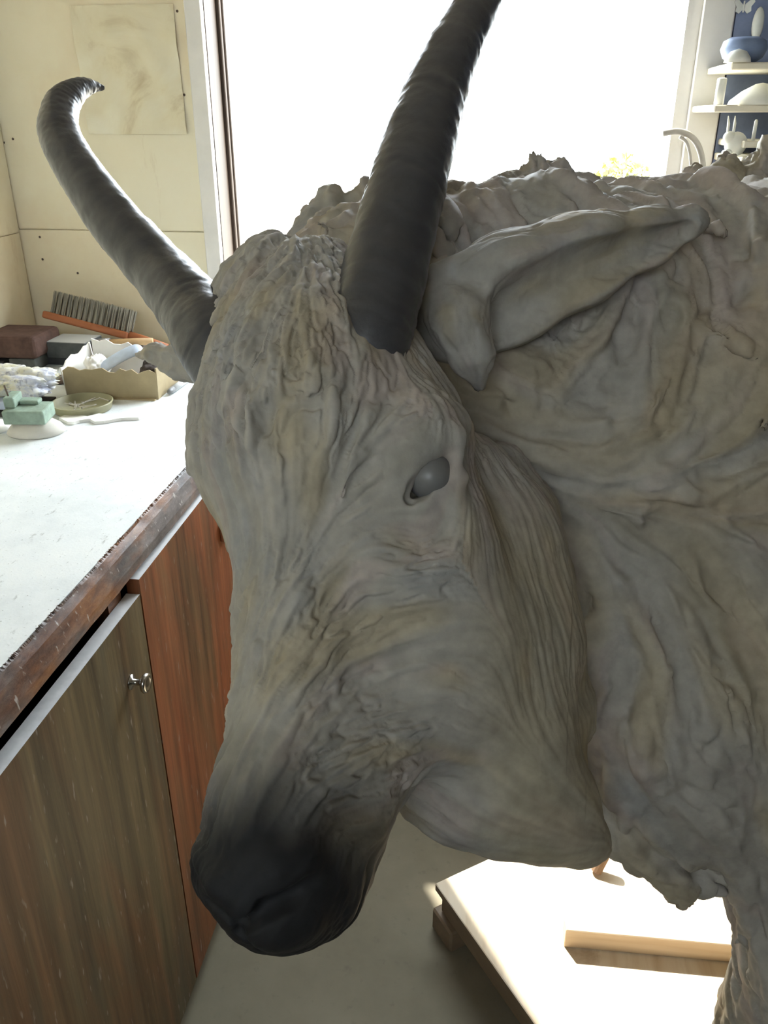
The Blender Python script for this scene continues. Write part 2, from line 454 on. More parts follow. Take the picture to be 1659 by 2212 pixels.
def broad_normals(V, Nn, cell):
    """normals of the big forms, small bumps averaged away"""
    lo = V.min(0) - 2*cell; g = (V-lo)/cell; n = np.ceil(g.max(0)).astype(int) + 3
    i = np.round(g).astype(int); k = (i[:, 0]*n[1] + i[:, 1])*n[2] + i[:, 2]
    A = np.stack([np.bincount(k, Nn[:, c], n.prod()) for c in range(3)], -1).reshape(*n, 3)
    for ax in range(3): A = A + .7*(np.roll(A, 1, ax) + np.roll(A, -1, ax))
    A = A.reshape(-1, 3)
    i0 = np.floor(g).astype(int); t = g - i0; out = 0
    for a in (0, 1):
        for b in (0, 1):
            for c in (0, 1):
                w = np.abs(1-a-t[:, 0])*np.abs(1-b-t[:, 1])*np.abs(1-c-t[:, 2])
                out = out + w[:, None]*A[((i0[:, 0]+a)*n[1] + i0[:, 1]+b)*n[2] + i0[:, 2]+c]
    return nrm(out)
def combed(V, Nn, fm, octs, step=.006):
    """noise smeared along the curved lie of the hair; octs = (scale, length, offset)"""
    V = V.astype(f32); T = flow_dir(V, Nn, fm).astype(f32); Lm = max(o[1] for o in octs); h = int(math.ceil(Lm/2/step))
    acc = [vnoise(V, o[0], o[2]) for o in octs]; cnt = [1]*len(octs)
    for si, sg in enumerate((1, -1)):
        p = V; t = T*f32(sg); pos = [.45/o[0] for o in octs]
        for k in range(h):
            p2 = p + t*f32(step)
            for q, o in enumerate(octs):
                while pos[q] <= (k+1)*step and pos[q] <= o[1]/2:
                    acc[q] = acc[q] + vnoise(p + t*f32(pos[q]-k*step), o[0], o[2]); cnt[q] += 1; pos[q] += max(.45/o[0], o[1]/20)
            if k < h-1:
                t2 = flow_dir(p2, Nn, fm).astype(f32); t = t2*np.sign((t2*t).sum(1) + 1e-9)[:, None].astype(f32)
            p = p2
    return T, [a_/a_.std()*.42 for a_ in acc]
def to_obj(name, V, Q, mat, parent, col=None):
    me = bpy.data.meshes.new(name); nv, nf = len(V), len(Q)
    me.vertices.add(nv); me.vertices.foreach_set('co', V.astype(f32).ravel())
    me.loops.add(nf*4); me.loops.foreach_set('vertex_index', Q.astype(np.int32).ravel())
    me.polygons.add(nf); me.polygons.foreach_set('loop_start', np.arange(nf, dtype=np.int32)*4)
    me.update(calc_edges=True); me.validate()
    me.polygons.foreach_set('use_smooth', np.ones(len(me.polygons), bool))
    if col is not None:
        a = me.attributes.new('clay', 'FLOAT_COLOR', 'POINT')
        a.data.foreach_set('color', np.concatenate([col, np.ones((nv, 1))], 1).astype(f32).ravel())
    return link(name, me, mat, parent)

def lerp(a, b, t): return a + (b-a)*t
def clay_color(a, b, c):
    """grey modelling clay with ochre, pinkish and bluish streaks kneaded in"""
    g = np.array([.388, .366, .318]); ochre = np.array([.40, .325, .185]); pink = np.array([.425, .350, .310]); blue = np.array([.27, .295, .320])
    col = np.tile(g, (len(a), 1))
    col = lerp(col, pink, (.45*sstep(.05, .7, b))[:, None])
    col = lerp(col, ochre, (.48*sstep(.0, .8, a))[:, None])
    col = lerp(col, blue, (.30*sstep(.1, .8, c))[:, None])
    return col
cut = lambda q, w: np.clip(w-np.abs(q), 0, w)/w                      # narrow valleys between the locks
def locks(clay, V, Nn, T, pick, n, L, w, lift, k, seed, flat=1.8, curl=.3, tip=.003):
    """lay flattened tapering locks of clay over a surface"""
    rs = np.random.RandomState(seed); pr = pick/pick.sum()
    ii = rs.choice(len(V), size=n, replace=False, p=pr)
    for i in ii:
        p, nn, t = V[i], Nn[i], T[i]
        ll = L*rs.uniform(.6, 1.35); ww = w*rs.uniform(.65, 1.3); b = np.cross(nn, t); cu = rs.uniform(-curl, curl)
        pts = [p - t*ll*.3, p + t*ll*.15 + b*ll*cu*.25, p + t*ll*.55 + b*ll*cu*.25, p + t*ll*.9 - b*ll*cu*.2]
        pts = np.array(pts); dd = clay.field(pts)
        hh = np.array([-.75*ww, -.2*ww, .05*ww if lift > 0 else -.25*ww, lift*rs.uniform(.5, 1.2)])
        pts = pts + nn*(hh - np.clip(dd, -.03, .06))[:, None]
        rr = [ww*.7, ww, ww*.8, max(ww*.3, tip)]
        for a in range(3):
            clay.new_pr.append((pts[a], pts[a+1], rr[a], rr[a+1], k, nn, flat))
def commit(clay):
    for a, b, ra, rb, k, nn, fl in clay.new_pr: clay.rod(a, b, ra, rb, k, False, nn, fl)
    clay.new_pr = []

# ------------------------------------------------------------------ the mountain goat sculpture
goat = empty('goat_sculpture', (.42, .80, .13))
tag(goat, 'large grey clay mountain goat sculpture with curved dark horns standing on the plywood base', 'sculpture')

# ---- head
H = Clay(); H.new_pr = []
HK = .03
H.ball(690, 950, .69, 255, HK)
H.chain([(640, 690, .755, 170), (680, 840, .71, 215), (690, 960, .685, 245)], HK)
H.chain([(690, 1000, .68, 230), (668, 1160, .655, 150), (652, 1350, .63, 128), (634, 1540, .605, 118), (594, 1730, .575, 122), (582, 1850, .56, 134)], HK)   # bridge of the nose
H.chain([(850, 1000, .67, 150), (860, 1180, .67, 200), (930, 1360, .70, 215), (935, 1465, .70, 180)], HK)      # cheek
H.chain([(900, 1450, .68, 190), (750, 1640, .62, 122), (700, 1760, .595, 118), (650, 1880, .58, 136)], HK)     # upper lip side
H.chain([(775, 1170, .672, 150), (785, 1350, .668, 145), (752, 1520, .64, 118)], HK)                           # side of the face
H.chain([(605, 1895, .575, 142), (640, 1885, .585, 132)], .02)
H.chain([(478, 1868, .565, 60), (560, 1880, .55, 110)], .02)                                                  # nose tip
H.ball(540, 1972, .575, 58, .006)
H.ball(1000, 1180, .76, 160, HK)
H.chain([(990, 1040, .74, 110), (1050, 1200, .75, 140), (1080, 1390, .75, 155), (1070, 1530, .745, 140)], .045)   # jaw
# brow, eye surroundings
H.chain([(800, 885, .645, 50), (880, 915, .645, 62), (960, 960, .655, 46)], .03)
H.ball(470, 990, .745, 66, .02)
H.chain([(830, 800, .735, 95), (850, 870, .70, 90), (900, 910, .695, 80)], .03)
# beard: a broad leaf with a few long folds
H.chain([(950, 1650, .715, 100), (1010, 1705, .715, 112), (1100, 1738, .725, 103), (1180, 1775, .74, 72), (1250, 1815, .755, 32), (1292, 1830, .765, 15)], .018)
H.chain([(990, 1500, .705, 130), (1090, 1610, .715, 115), (1185, 1725, .74, 70), (1250, 1800, .76, 30)], .045)
H.chain([(915, 1700, .71, 70), (985, 1750, .705, 62), (1080, 1792, .715, 46), (1160, 1822, .735, 24), (1215, 1838, .745, 12)], .012)
H.bounds()
def HS(u, v, back=0.0):
    d = H.surf(u, v); return (d if d else .7) + back
def stroke(pts, r0, k=.006, carve=False, back=0.0, C=H):
    """rod of clay laid on (or groove dug into) the surface seen at the given places"""
    q = [(u, v, (C.surf(u, v) or .7) + back, r) for u, v, r in pts]
    C.chain(q, k, carve)
# jaw frill: hanging locks behind the cheek
for (pts) in ([(1080, 1010, .80, 60), (1130, 1110, .80, 70), (1150, 1220, .80, 56), (1176, 1300, .815, 22)],
              [(1110, 1150, .785, 80), (1155, 1260, .79, 80), (1195, 1350, .80, 46), (1214, 1415, .805, 18)],
              [(1120, 1300, .78, 90), (1170, 1420, .78, 86), (1225, 1520, .785, 56), (1250, 1576, .785, 28), (1252, 1592, .785, 14)],
              [(1150, 1460, .77, 80), (1190, 1560, .765, 70), (1214, 1640, .765, 42), (1222, 1690, .765, 22)]):
    H.chain(pts, .016)
H.bounds()
# muzzle folds: nostril and mouth groove
stroke([(672, 1862, 12), (658, 1894, 24), (625, 1936, 26), (580, 1964, 22), (544, 1990, 16), (522, 2010, 8)], 0, .008, True, .003)
stroke([(520, 2008, 9), (540, 2030, 9), (560, 2050, 8)], 0, .005, True)
stroke([(446, 1945, 5), (480, 1975, 8), (515, 1990, 9), (545, 1985, 6)], 0, .006, True)
stroke([(436, 1850, 14), (470, 1905, 16), (520, 1950, 12)], 0, .012, False, .004)
stroke([(600, 1872, 34), (648, 1858, 26), (640, 1905, 22)], 0, .014, False, .008)
stroke([(640, 1985, 34), (600, 2000, 34)], 0, .02, False, .010)
# eye: almond opening with thick lids
ED = HS(926, 1025)
def at(pts, dz): return [(u, v, ED + dz, r) for u, v, r in pts]
OP = [(886, 1072, 15), (906, 1049, 28), (928, 1022, 34), (950, 995, 25), (967, 974, 11)]
for dz in (-.006, .004, .014): H.chain(at(OP, dz), .003, True)
H.chain(at([(868, 1082, 8), (873, 1038, 15), (893, 997, 19), (926, 964, 17), (966, 948, 12), (990, 952, 6)], .003), .008)
H.chain(at([(876, 1098, 7), (916, 1093, 10), (954, 1066, 12), (979, 1024, 11), (988, 985, 8), (988, 950, 5)], .005), .008)
H.chain(at([(866, 1104, 5), (915, 1118, 9), (968, 1092, 9), (1002, 1030, 7)], .009), .014)
stroke([(840, 985, 14), (870, 945, 22), (920, 915, 24), (980, 918, 14)], 0, .03, False, .006)
stroke([(850, 1140, 8), (910, 1160, 12), (970, 1130, 10)], 0, .03, True, -.004)
stroke([(498, 978, 14), (512, 1010, 8)], 0, .015, False, .004)

GH = [(600, 650, .1, 1), (540, 640, -.2, 1), (620, 780, 0, 1), (620, 880, 0, 1), (500, 860, .1, 1), (450, 940, .25, 1), (700, 900, -.05, 1), (800, 850, -.25, 1),
      (600, 1040, .05, 1), (480, 1080, .35, 1), (660, 1060, -.35, 1), (540, 1250, 0, 1), (520, 1450, -.1, 1), (500, 1650, -.2, 1), (620, 1330, -.35, 1),
      (590, 1560, -.5, 1), (700, 1250, -.75, 1), (690, 1480, -.8, .8), (770, 1400, -1, .5), (760, 1640, -1, .42), (860, 1500, -1, .25),
      (850, 1250, -1, .12), (950, 1250, -1, .02), (880, 1150, -1, -.12), (820, 1090, -1, .5), (960, 1130, -.6, 1), (1040, 1040, .15, 1), (1050, 1180, .1, 1), (1110, 1250, .3, 1),
      (990, 1380, 1, -.05), (1030, 1480, .8, .5), (1140, 1450, .4, 1), (1200, 1500, .45, 1), (960, 1640, .8, .6), (1060, 1720, .85, .6), (1200, 1800, .9, .45), (900, 1660, -1, .05), (820, 1780, -1, .1),
      (880, 920, .8, -.4), (980, 960, .3, 1), (860, 980, .7, -.7), (600, 1880, -.6, .6), (740, 1900, -.4, 1), (500, 1790, -.2, 1), (940, 830, .2, 1), (970, 740, .2, 1)]
cv, cq = H.mesh(.006); cn = vnormals(cv, cq); cu, cvv, cdd = proj(cv)
FH = flow_map(GH, .16, 90.0, 150.0, 1); ct = flow_dir(cv, cn, FH)
face = ((cn@FWD) < -.1)
top = sstep(1060, 800, cvv)*sstep(905, 790, cu)*face*(1 - sstep(840, 900, cvv)*sstep(520, 480, cu))*sstep(95, 150, np.hypot((cu-800)*1.0, cvv-735))*sstep(70, 110, np.hypot(cu-475, cvv-745)) + 1e-9
locks(H, cv, cn, ct, top*sstep(860, 660, cvv) + 1e-9, 120, .044, .0090, .003, .004, 11, 1.35, .5, .0036)
locks(H, cv, cn, ct, top, 160, .055, .0052, -.003, .003, 12, 1.3, .30, .0026)
commit(H)
hv, hq = H.mesh(.0013)
hn = vnormals(hv, hq); hu, hvv, hd = proj(hv)
ht, (s1, s2, s3, s4, ka, kb, kc) = combed(hv, broad_normals(hv, hn, .020), FH, [(190, .050, 0), (320, .034, 3.0), (70, .085, 7.0), (120, .060, 5.0), (42, .10, 31), (60, .08, 17), (48, .10, 23)])
tuft = sstep(1120, 900, hvv)*sstep(900, 780, hu)
beard = sstep(900, 990, hu)*sstep(1560, 1660, hvv)
nose = sstep(230, 120, np.hypot((hu-575)/1.15, hvv-1950)) 
amp = (.0016 + .0004*tuft)*(1-.35*beard)*(1-.8*nose)
eye_zone = sstep(70, 120, np.hypot((hu-930), (hvv-1025))); amp = amp*(.12 + .88*eye_zone)
patch = .25 + 1.0*sstep(-.3, .5, vnoise(hv, 22, 4.0))          # combed lines come and go
jaw = sstep(930, 1060, hu)*sstep(1000, 1120, hvv)
crown_h = sstep(760, 640, hvv)*sstep(900, 780, hu)
calm = (.12 + .88*eye_zone)*(1-.8*nose)*(1-.3*beard)*(1-.42*jaw)
fore = tuft*(1-.5*crown_h)*(.3 + .7*sstep(90, 170, np.hypot(hu-800, hvv-735)))
low = 1 + .5*sstep(1120, 1250, hvv)                            # longer combed lines down the face
disp = calm*((.0013 + .0009*fore)*(1-.45*jaw)*low*s1 - patch*(.0016 + .0018*fore)*(1-.75*jaw)*low*cut(s1, .25) + patch*.0010*low*(1-.4*jaw)*s2
             + (.0010 + .0027*fore + .0003*jaw + .0008*beard)*s3 + (.0006 + .0022*fore)*s4 - .0026*fore*cut(s4, .22))
hv2 = relax(hv + hn*disp[:, None], hq, 1, .3)
kf = 1 - .5*sstep(1150, 900, hvv); hc = clay_color(ka - .3*(1-kf), kb, kc - .5*(1-kf))
ocm = .55*sstep(950, 1150, hu)*sstep(1000, 1250, hvv)
hc = lerp(hc, np.array([.39, .32, .17]), (ocm*.8)[:, None])
mz = np.hypot((hu-560)*.95, (hvv-2010))
dark = sstep(500, 190, mz + 40*s3)
hc = lerp(hc, np.array([.016, .017, .019]), (.99*dark)[:, None])
hc = hc*(1 + .10*np.clip(s1, -1, 1))[:, None]

# ---- neck, trunk and legs
B = Clay(); B.new_pr = []
BK = .06
B.chain([(735, 690, .84, 140), (810, 650, .865, 165), (930, 640, .93, 190), (1100, 690, .98, 255), (1260, 760, 1.03, 315), (1460, 830, 1.08, 385)], BK)
B.chain([(860, 760, .85, 190), (1060, 900, .95, 270), (1300, 1000, 1.02, 380)], BK)
def W(x, y, z): return np.array([x, y, z])
rump = W(1.30, 1.30, 1.08)
B.rod(P(1460, 830, 1.08), W(.62, 1.15, 1.15), .235, .27, BK)
B.rod(W(.62, 1.15, 1.17), rump, .27, .25, BK)
B.rod(P(1300, 1000, 1.02), W(.45, 1.02, .98), .215, .27, BK)
B.rod(W(.45, 1.02, .98), W(1.15, 1.22, .92), .27, .24, BK)
B.chain([(1300, 1250, .99, 260), (1420, 1450, .99, 290), (1520, 1560, 1.0, 260)], BK)
B.chain([(1320, 1480, .97, 170), (1350, 1620, .965, 130), (1400, 1740, .97, 110)], .04)
B.chain([(1500, 1600, .99, 200), (1640, 1690, .99, 150)], BK)
B.chain([(1330, 1680, .95, 80), (1390, 1780, .955, 60)], .02)
# legs (fore pair, hind pair), hooves on the base
def leg(top, knee, fet, hoof, r):
    B.rod(top, knee, r[0], r[1], .05); B.rod(knee, fet, r[1], r[2], .02); B.rod(fet, hoof, r[2], r[3], .012)
    B.ell(hoof + W(0, 0, -.016), np.eye(3), [r[3]*1.35, r[3]*1.1, .033], .012)
leg(P(1700, 1700, 1.0), P(1700, 2060, 1.02), W(.405, .80, .24), W(.39, .79, .18), (.10, .058, .040, .042))
f2 = onZ(1628, 1985, .13); leg(W(.50, f2[1]+.02, .75), f2 + W(.0, .01, .34), f2 + W(.01, .01, .13), f2 + W(0, 0, .05), (.09, .055, .038, .042))
leg(W(1.22, 1.05, .85), W(1.28, 1.02, .50), W(1.24, 1.0, .25), W(1.22, .99, .18), (.14, .06, .038, .042))
leg(W(1.14, 1.42, .85), W(1.20, 1.45, .50), W(1.16, 1.45, .25), W(1.14, 1.44, .18), (.14, .06, .038, .042))
B.rod(rump + W(.18, .05, .08), rump + W(.29, .08, -.08), .05, .015, .03)
B.bounds()
GB = [(620, 560, -.5, 1), (720, 500, -.2, 1), (900, 500, 0, 1), (1050, 470, 0, 1), (1200, 420, .05, 1), (1350, 450, .1, 1), (1500, 430, .1, 1), (1620, 420, .2, 1), (1050, 650, .2, 1),
      (1150, 780, .7, .5), (1250, 620, -.2, 1), (1250, 800, .5, -.5), (1120, 860, 1, .35), (1200, 960, 1, .15), (1400, 650, -.25, 1), (1420, 850, .5, -1), (1400, 980, 1, -.35), (1560, 700, -.3, 1), (1600, 900, .7, -.6),
      (1300, 1060, 1, .05), (1550, 1050, 1, -.2), (1640, 1020, 1, -.15), (1250, 1180, .3, 1), (1400, 1160, .8, .6), (1550, 1200, .7, .7), (1250, 1320, 0, 1), (1380, 1320, .35, 1), (1500, 1380, .5, 1), (1640, 1350, .6, 1),
      (1300, 1500, -.4, 1), (1420, 1520, .1, 1), (1560, 1560, .3, 1), (1300, 1650, .2, 1), (1400, 1780, .4, 1), (1500, 1860, .5, 1), (1560, 1720, .6, .6), (1640, 1800, .2, 1), (1640, 2050, .1, 1), (1640, 2200, .1, 1),
      (2200, 700, .3, 1), (2200, 1300, .3, 1), (2600, 1800, .1, 1)]
cv, cq = B.mesh(.014); cn = vnormals(cv, cq); cu, cvv, cdd = proj(cv)
FB = flow_map(GB, .42, 190.0, 150.0, 4); ct = flow_dir(cv, cn, FB)
shag = (cv[:, 2] > .62)*1.0
vis = ((cn@FWD) < .6)*shag*(.25 + sstep(900, 1000, cu)*sstep(1900, 1659, cu)) + .03*shag + 1e-9
locks(B, cv, cn, ct, vis, 70, .22, .016, -.006, .012, 21, 1.9, .3, .006)
locks(B, cv, cn, ct, vis, 90, .16, .010, -.004, .008, 22, 1.6, .3, .005)
# crown behind the horns: upright clumps
crown = sstep(640, 540, cvv)*sstep(980, 850, cu)*(cdd < 1.0) + 1e-9
locks(B, cv, cn, ct, crown, 80, .055, .016, .016, .004, 23, 1.5, .5)
# ragged crest along the hump
for (u, v, d, u2, v2, d2, r) in [(1205, 480, 1.0, 1214, 345, 1.0, 34), (1160, 480, .99, 1162, 352, .99, 42), (1100, 480, .97, 1110, 388, .97, 44), (1050, 500, .95, 1060, 410, .95, 36), (1265, 500, 1.02, 1262, 400, 1.02, 34),
                                 (1310, 500, 1.03, 1312, 400, 1.03, 32), (1372, 500, 1.05, 1376, 398, 1.04, 26), (1430, 500, 1.06, 1440, 402, 1.06, 26), (1490, 500, 1.07, 1500, 378, 1.07, 40), (1560, 470, 1.09, 1572, 360, 1.09, 44),
                                 (1640, 450, 1.1, 1650, 340, 1.1, 48), (1000, 500, .95, 1000, 420, .95, 30), (950, 490, .93, 945, 414, .93, 28), (720, 480, .87, 724, 410, .87, 26), (780, 470, .88, 790, 402, .88, 26),
                                 (640, 560, .85, 634, 498, .85, 24), (682, 520, .86, 676, 456, .86, 24), (592, 600, .84, 578, 548, .84, 22), (552, 640, .83, 532, 600, .83, 22)]:
    B.chain([(u, v, d+.03, r*1.1), ((u+u2)/2-4, (v+v2)/2, (d+d2)/2, r*1.1), (u2, v2+6, d2, r*.7)], .012)
commit(B)
# fringe hanging from the chest
for (pts) in ([(1300, 1690, .93, 52), (1345, 1790, .935, 58), (1390, 1850, .94, 42), (1415, 1885, .94, 20)],
              [(1350, 1700, .93, 54), (1400, 1800, .94, 50), (1445, 1885, .95, 30), (1478, 1948, .955, 17)],
              [(1390, 1720, .935, 46), (1436, 1810, .945, 40), (1468, 1880, .955, 24), (1490, 1926, .955, 13)],
              [(1440, 1740, .96, 50), (1472, 1815, .965, 42), (1500, 1880, .97, 28), (1514, 1912, .97, 14)],
              [(1500, 1740, .98, 50), (1520, 1800, .985, 46), (1540, 1850, .99, 28)]):
    B.chain(pts, .008)
B.bounds()
def BS(u, v): return B.surf(u, v) or 1.0
# a few deep folds in the coat
for pts in ([(1280, 1285, 8), (1276, 1310, 13), (1258, 1332, 12), (1246, 1340, 6)], [(1390, 1270, 3), (1384, 1300, 7), (1392, 1330, 4)],
            [(1300, 905, 5), (1325, 898, 9), (1350, 905, 4)], [(1160, 900, 4), (1175, 880, 8), (1170, 850, 4)], [(1330, 1465, 3), (1345, 1485, 6)],
            [(1580, 1520, 4), (1600, 1560, 8), (1630, 1600, 4)], [(1540, 1420, 4), (1550, 1450, 12), (1546, 1480, 4)]):
    stroke(pts, 0, .008, True, .0, B)
# long sweeping locks read off the neck and shoulder
for pts in ([(1015, 850, 8), (1080, 858, 13), (1150, 866, 9)], [(1010, 900, 6), (1100, 970, 16), (1200, 1000, 18), (1330, 985, 16), (1450, 930, 12), (1560, 850, 5)],
            [(1180, 1010, 6), (1300, 1035, 16), (1420, 1030, 18), (1540, 995, 14), (1650, 940, 6)], [(1390, 930, 5), (1445, 820, 14), (1480, 700, 16), (1492, 600, 6)],
            [(1330, 945, 5), (1420, 870, 14), (1500, 770, 12), (1545, 660, 5)], [(1380, 1055, 5), (1480, 1065, 16), (1560, 1120, 16), (1640, 1200, 6)], [(1300, 1100, 8), (1380, 1120, 22), (1392, 1155, 14)],
            [(1420, 1180, 5), (1500, 1260, 15), (1580, 1330, 15), (1650, 1400, 6)], [(1280, 1190, 6), (1330, 1260, 18), (1345, 1330, 8)], [(1200, 660, 5), (1180, 740, 13), (1150, 800, 6)], [(1260, 560, 5), (1240, 660, 14), (1200, 740, 5)],
            [(1350, 480, 5), (1345, 580, 15), (1320, 690, 13), (1290, 760, 5)], [(1430, 440, 5), (1440, 540, 14), (1420, 660, 14), (1380, 760, 5)], [(1620, 420, 6), (1640, 540, 16), (1640, 660, 6)],
            [(1100, 480, 6), (1105, 560, 14), (1090, 640, 5)], [(1180, 440, 6), (1190, 530, 15), (1180, 620, 5)], [(1400, 1350, 5), (1440, 1450, 16), (1450, 1540, 6)], [(1500, 1400, 5), (1560, 1500, 16), (1600, 1600, 6)], [(1330, 1400, 5), (1320, 1480, 14), (1290, 1560, 5)],
            [(1380, 1560, 5), (1400, 1650, 16), (1440, 1740, 6)], [(1480, 1580, 5), (1520, 1680, 16), (1560, 1760, 6)], [(1600, 1250, 5), (1640, 1340, 15), (1659, 1440, 6)], [(1250, 1380, 6), (1300, 1420, 14), (1310, 1500, 5)], [(1290, 1600, 6), (1330, 1690, 15), (1350, 1780, 6)]):
    stroke(pts, 0, .012, False, .002, B)
bv, bq = B.mesh(.0035)
bn = vnormals(bv, bq); bu, bvv, bd = proj(bv)
near = (bu > -200) & (bu < 2100) & (bd < 1.45)
OB = [(95, .11, 0), (52, .16, 4.4), (27, .26, 2.2), (22, .24, 31), (40, .2, 17), (30, .22, 23)]
bt, sn_ = combed(bv[near], broad_normals(bv, bn, .032)[near], FB, OB, .016)
full = lambda q: np.bincount(np.nonzero(near)[0], q, len(bv))
s1b, s2b, s3b, ka, kb, kc = [full(q) for q in sn_]
hairy = .25 + .75*sstep(.40, .66, bv[:, 2])
bv2 = relax(bv + bn*((.0042*s1b - .0030*cut(s1b, .25)*near + (.0055*s2b - .0050*cut(s2b, .22)*near + .0085*s3b - .004*cut(s3b, .12)*near)*hairy)[:, None]), bq, 1, .25)
bv2[:, 2] = np.maximum(bv2[:, 2], .1305)
bc = clay_color(ka, kb, kc)
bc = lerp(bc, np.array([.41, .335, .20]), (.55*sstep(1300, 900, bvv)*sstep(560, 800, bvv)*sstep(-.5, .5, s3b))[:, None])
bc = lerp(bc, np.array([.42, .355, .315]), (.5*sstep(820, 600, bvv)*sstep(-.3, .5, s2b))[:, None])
bc = bc*(1 + .10*np.clip(s2b, -1, 1))[:, None]
nv_ = len(hv2)
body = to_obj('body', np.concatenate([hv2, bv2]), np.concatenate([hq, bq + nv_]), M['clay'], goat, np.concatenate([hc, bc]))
tag(body, 'grey and ochre streaked clay body with combed hair')

# ---- horns
def spline(pts, n):
    pts = np.array(pts, float); out = []
    for s in np.linspace(0, len(pts)-1-1e-6, n):
        i = int(s); t = s-i; p0 = pts[max(i-1, 0)]; p1 = pts[i]; p2 = pts[i+1]; p3 = pts[min(i+2, len(pts)-1)]
        out.append(.5*((2*p1) + (-p0+p2)*t + (2*p0-5*p1+4*p2-p3)*t*t + (-p0+3*p1-3*p2+p3)*t**3))
    return np.array(out)
def horn(pts, n=260, m=72, ring=120, seed=0):
    c = spline(pts, n); cen = np.array([P(u, v, d) for u, v, d, r in c]); rad = np.array([max(r, .5)*d/F for u, v, d, r in c])
    V = []; prev = None; C = []
    rs = np.random.RandomState(seed); s = np.linspace(0, 1, n)
    for i in range(n):
        t = nrm(cen[min(i+1, n-1)] - cen[max(i-1, 0)])
        a = FWD if prev is None else prev
        a = nrm(a - t*(a@t)); b = np.cross(t, a); prev = a
        th = np.arange(m)/m*2*np.pi
        V.append(cen[i] + rad[i]*(np.cos(th)[:, None]*a + np.sin(th)[:, None]*b)); C.append(np.stack([th, np.full(m, s[i])], 1))
    V = np.array(V).reshape(-1, 3); C = np.array(C).reshape(-1, 2)
    cc = np.repeat(cen, m, 0); nn = nrm(V-cc); rr = np.repeat(rad, m)
    # growth rings: fine uneven ripples round the horn
    w = C[:, 1]*ring + 2.0*vnoise(V, 30, seed) + .8*vnoise(V, 90, seed+4)
    rip = vnoise(np.stack([w, np.zeros_like(w), np.zeros_like(w)], 1), 1.0, seed+.5) + .6*vnoise(np.stack([w*2.3, np.zeros_like(w), np.zeros_like(w)], 1), 1.0, seed+9.5)
    V = V + nn*(rr*.022*rip + .0012*vnoise(V, 45, 2) + .0004*vnoise(V, 300, 1))[:, None]
    I, K = np.meshgrid(np.arange(n-1), np.arange(m), indexing='ij'); I = I.ravel(); K = K.ravel(); K2 = (K+1) % m
    Q = np.stack([I*m+K, I*m+K2, (I+1)*m+K2, (I+1)*m+K], 1)
    base = np.array([.060, .060, .064]); cl = np.array([.25, .24, .225])
    f = sstep(.16, .0, C[:, 1] + .03*vnoise(V, 50, 7))
    col = lerp(np.tile(base, (len(V), 1)), cl, (.8*f)[:, None])*(1 + .18*np.clip(rip, -1, 1))[:, None]
    return V, Q, col
V, Q, c_ = horn([(775, 812, .672, 66), (782, 778, .660, 88), (798, 715, .657, 94), (830, 590, .68, 93), (875, 420, .71, 84), (915, 280, .745, 76), (965, 140, .785, 62), (1030, 10, .83, 47), (1085, -90, .87, 34), (1150, -170, .92, 20), (1205, -210, .96, 4)], seed=1)
tag(to_obj('horn', V, Q, M['horn'], goat, c_), 'tall dark ridged horn')
V, Q, c_ = horn([(540, 820, .725, 60), (500, 775, .72, 92), (466, 735, .725, 88), (418, 672, .752, 76), (340, 580, .79, 63), (250, 480, .82, 56), (175, 375, .85, 49), (130, 295, .875, 44), (132, 232, .895, 36), (160, 200, .91, 27), (195, 188, .925, 17), (224, 190, .935, 5)], seed=2)
tag(to_obj('horn', V, Q, M['horn'], goat, c_), 'dark horn curving back to a point')

# ---- eyes
def eyeball(u, v, d, r):
    m = MB(); m.ball(P(u, v, d), [r*d/F]*3, 4); o = m.build('eye', M['eyeclay'], goat, True); return o
M['eyeclay'] = simple('smooth_grey_clay', (.175, .172, .165), .35, .08, 60, .4)
M['earclay'] = M['clay']
eyeball(928, 1027, ED + .0108, 52)
eyeball(455, 985, .74, 40)

# ---- ears: scooped leaf shapes
GE = [(960, 640, .2, 1), (1000, 760, .15, 1), (1040, 620, .5, -.35), (1150, 540, 1, -.35), (1300, 490, 1, -.2), (1450, 470, 1, -.1), (1150, 660, 1, -.55), (1350, 570, 1, -.5)]
E1 = Clay()
E1.chain([(985, 690, .765, 100), (1100, 622, .765, 112), (1250, 563, .77, 92), (1400, 511, .785, 57), (1490, 480, .795, 27), (1508, 478, .797, 15)], .02)
E1.chain([(1160, 668, .712, 104), (1260, 606, .722, 84), (1380, 546, .750, 52), (1480, 500, .780, 20)], .008, True)
E1.chain([(1130, 690, .722, 80), (1105, 705, .735, 60)], .008, True)
E1.chain([(945, 625, .745, 44), (990, 690, .725, 58), (1022, 770, .732, 44), (1036, 832, .745, 14)], .012)
E1.chain([(950, 610, .745, 40), (1060, 570, .735, 42), (1180, 520, .745, 30), (1300, 486, .765, 18)], .012)
E2 = Clay()
E2.chain([(450, 800, .84, 40), (390, 785, .86, 36), (335, 765, .885, 22), (294, 767, .90, 6)], .01)
E2.chain([(400, 800, .82, 20), (350, 780, .85, 16), (320, 772, .875, 8)], .006, True)
for E_, hh in ((E1, .0022), (E2, .0028)):
    V, Q = E_.mesh(hh); n_ = vnormals(V, Q); T = flow_dir(V, n_, flow_map(GE, .1, 80.0, 90.0, 2))
    u_, v_, d_ = proj(V); inner = sstep(1060, 1110, u_)*sstep(.3, .5, -(n_@UPV)) if E_ is E1 else 0*u_
    q = strands(V, T, 130, .035, 9, 2.5); q2 = strands(V, T, 50, .05, 7, 5.5); k_ = 1 - .75*inner
    V = V + n_*((.0020*q - .0015*cut(q, .2) + .0026*q2)*k_)[:, None]
    to_obj('ear', V, Q, M['clay'], goat, clay_color(strands(V, T, 40, .07, 9, 4.), strands(V, T, 60, .06, 9, 6.), strands(V, T, 50, .06, 9, 8.)))
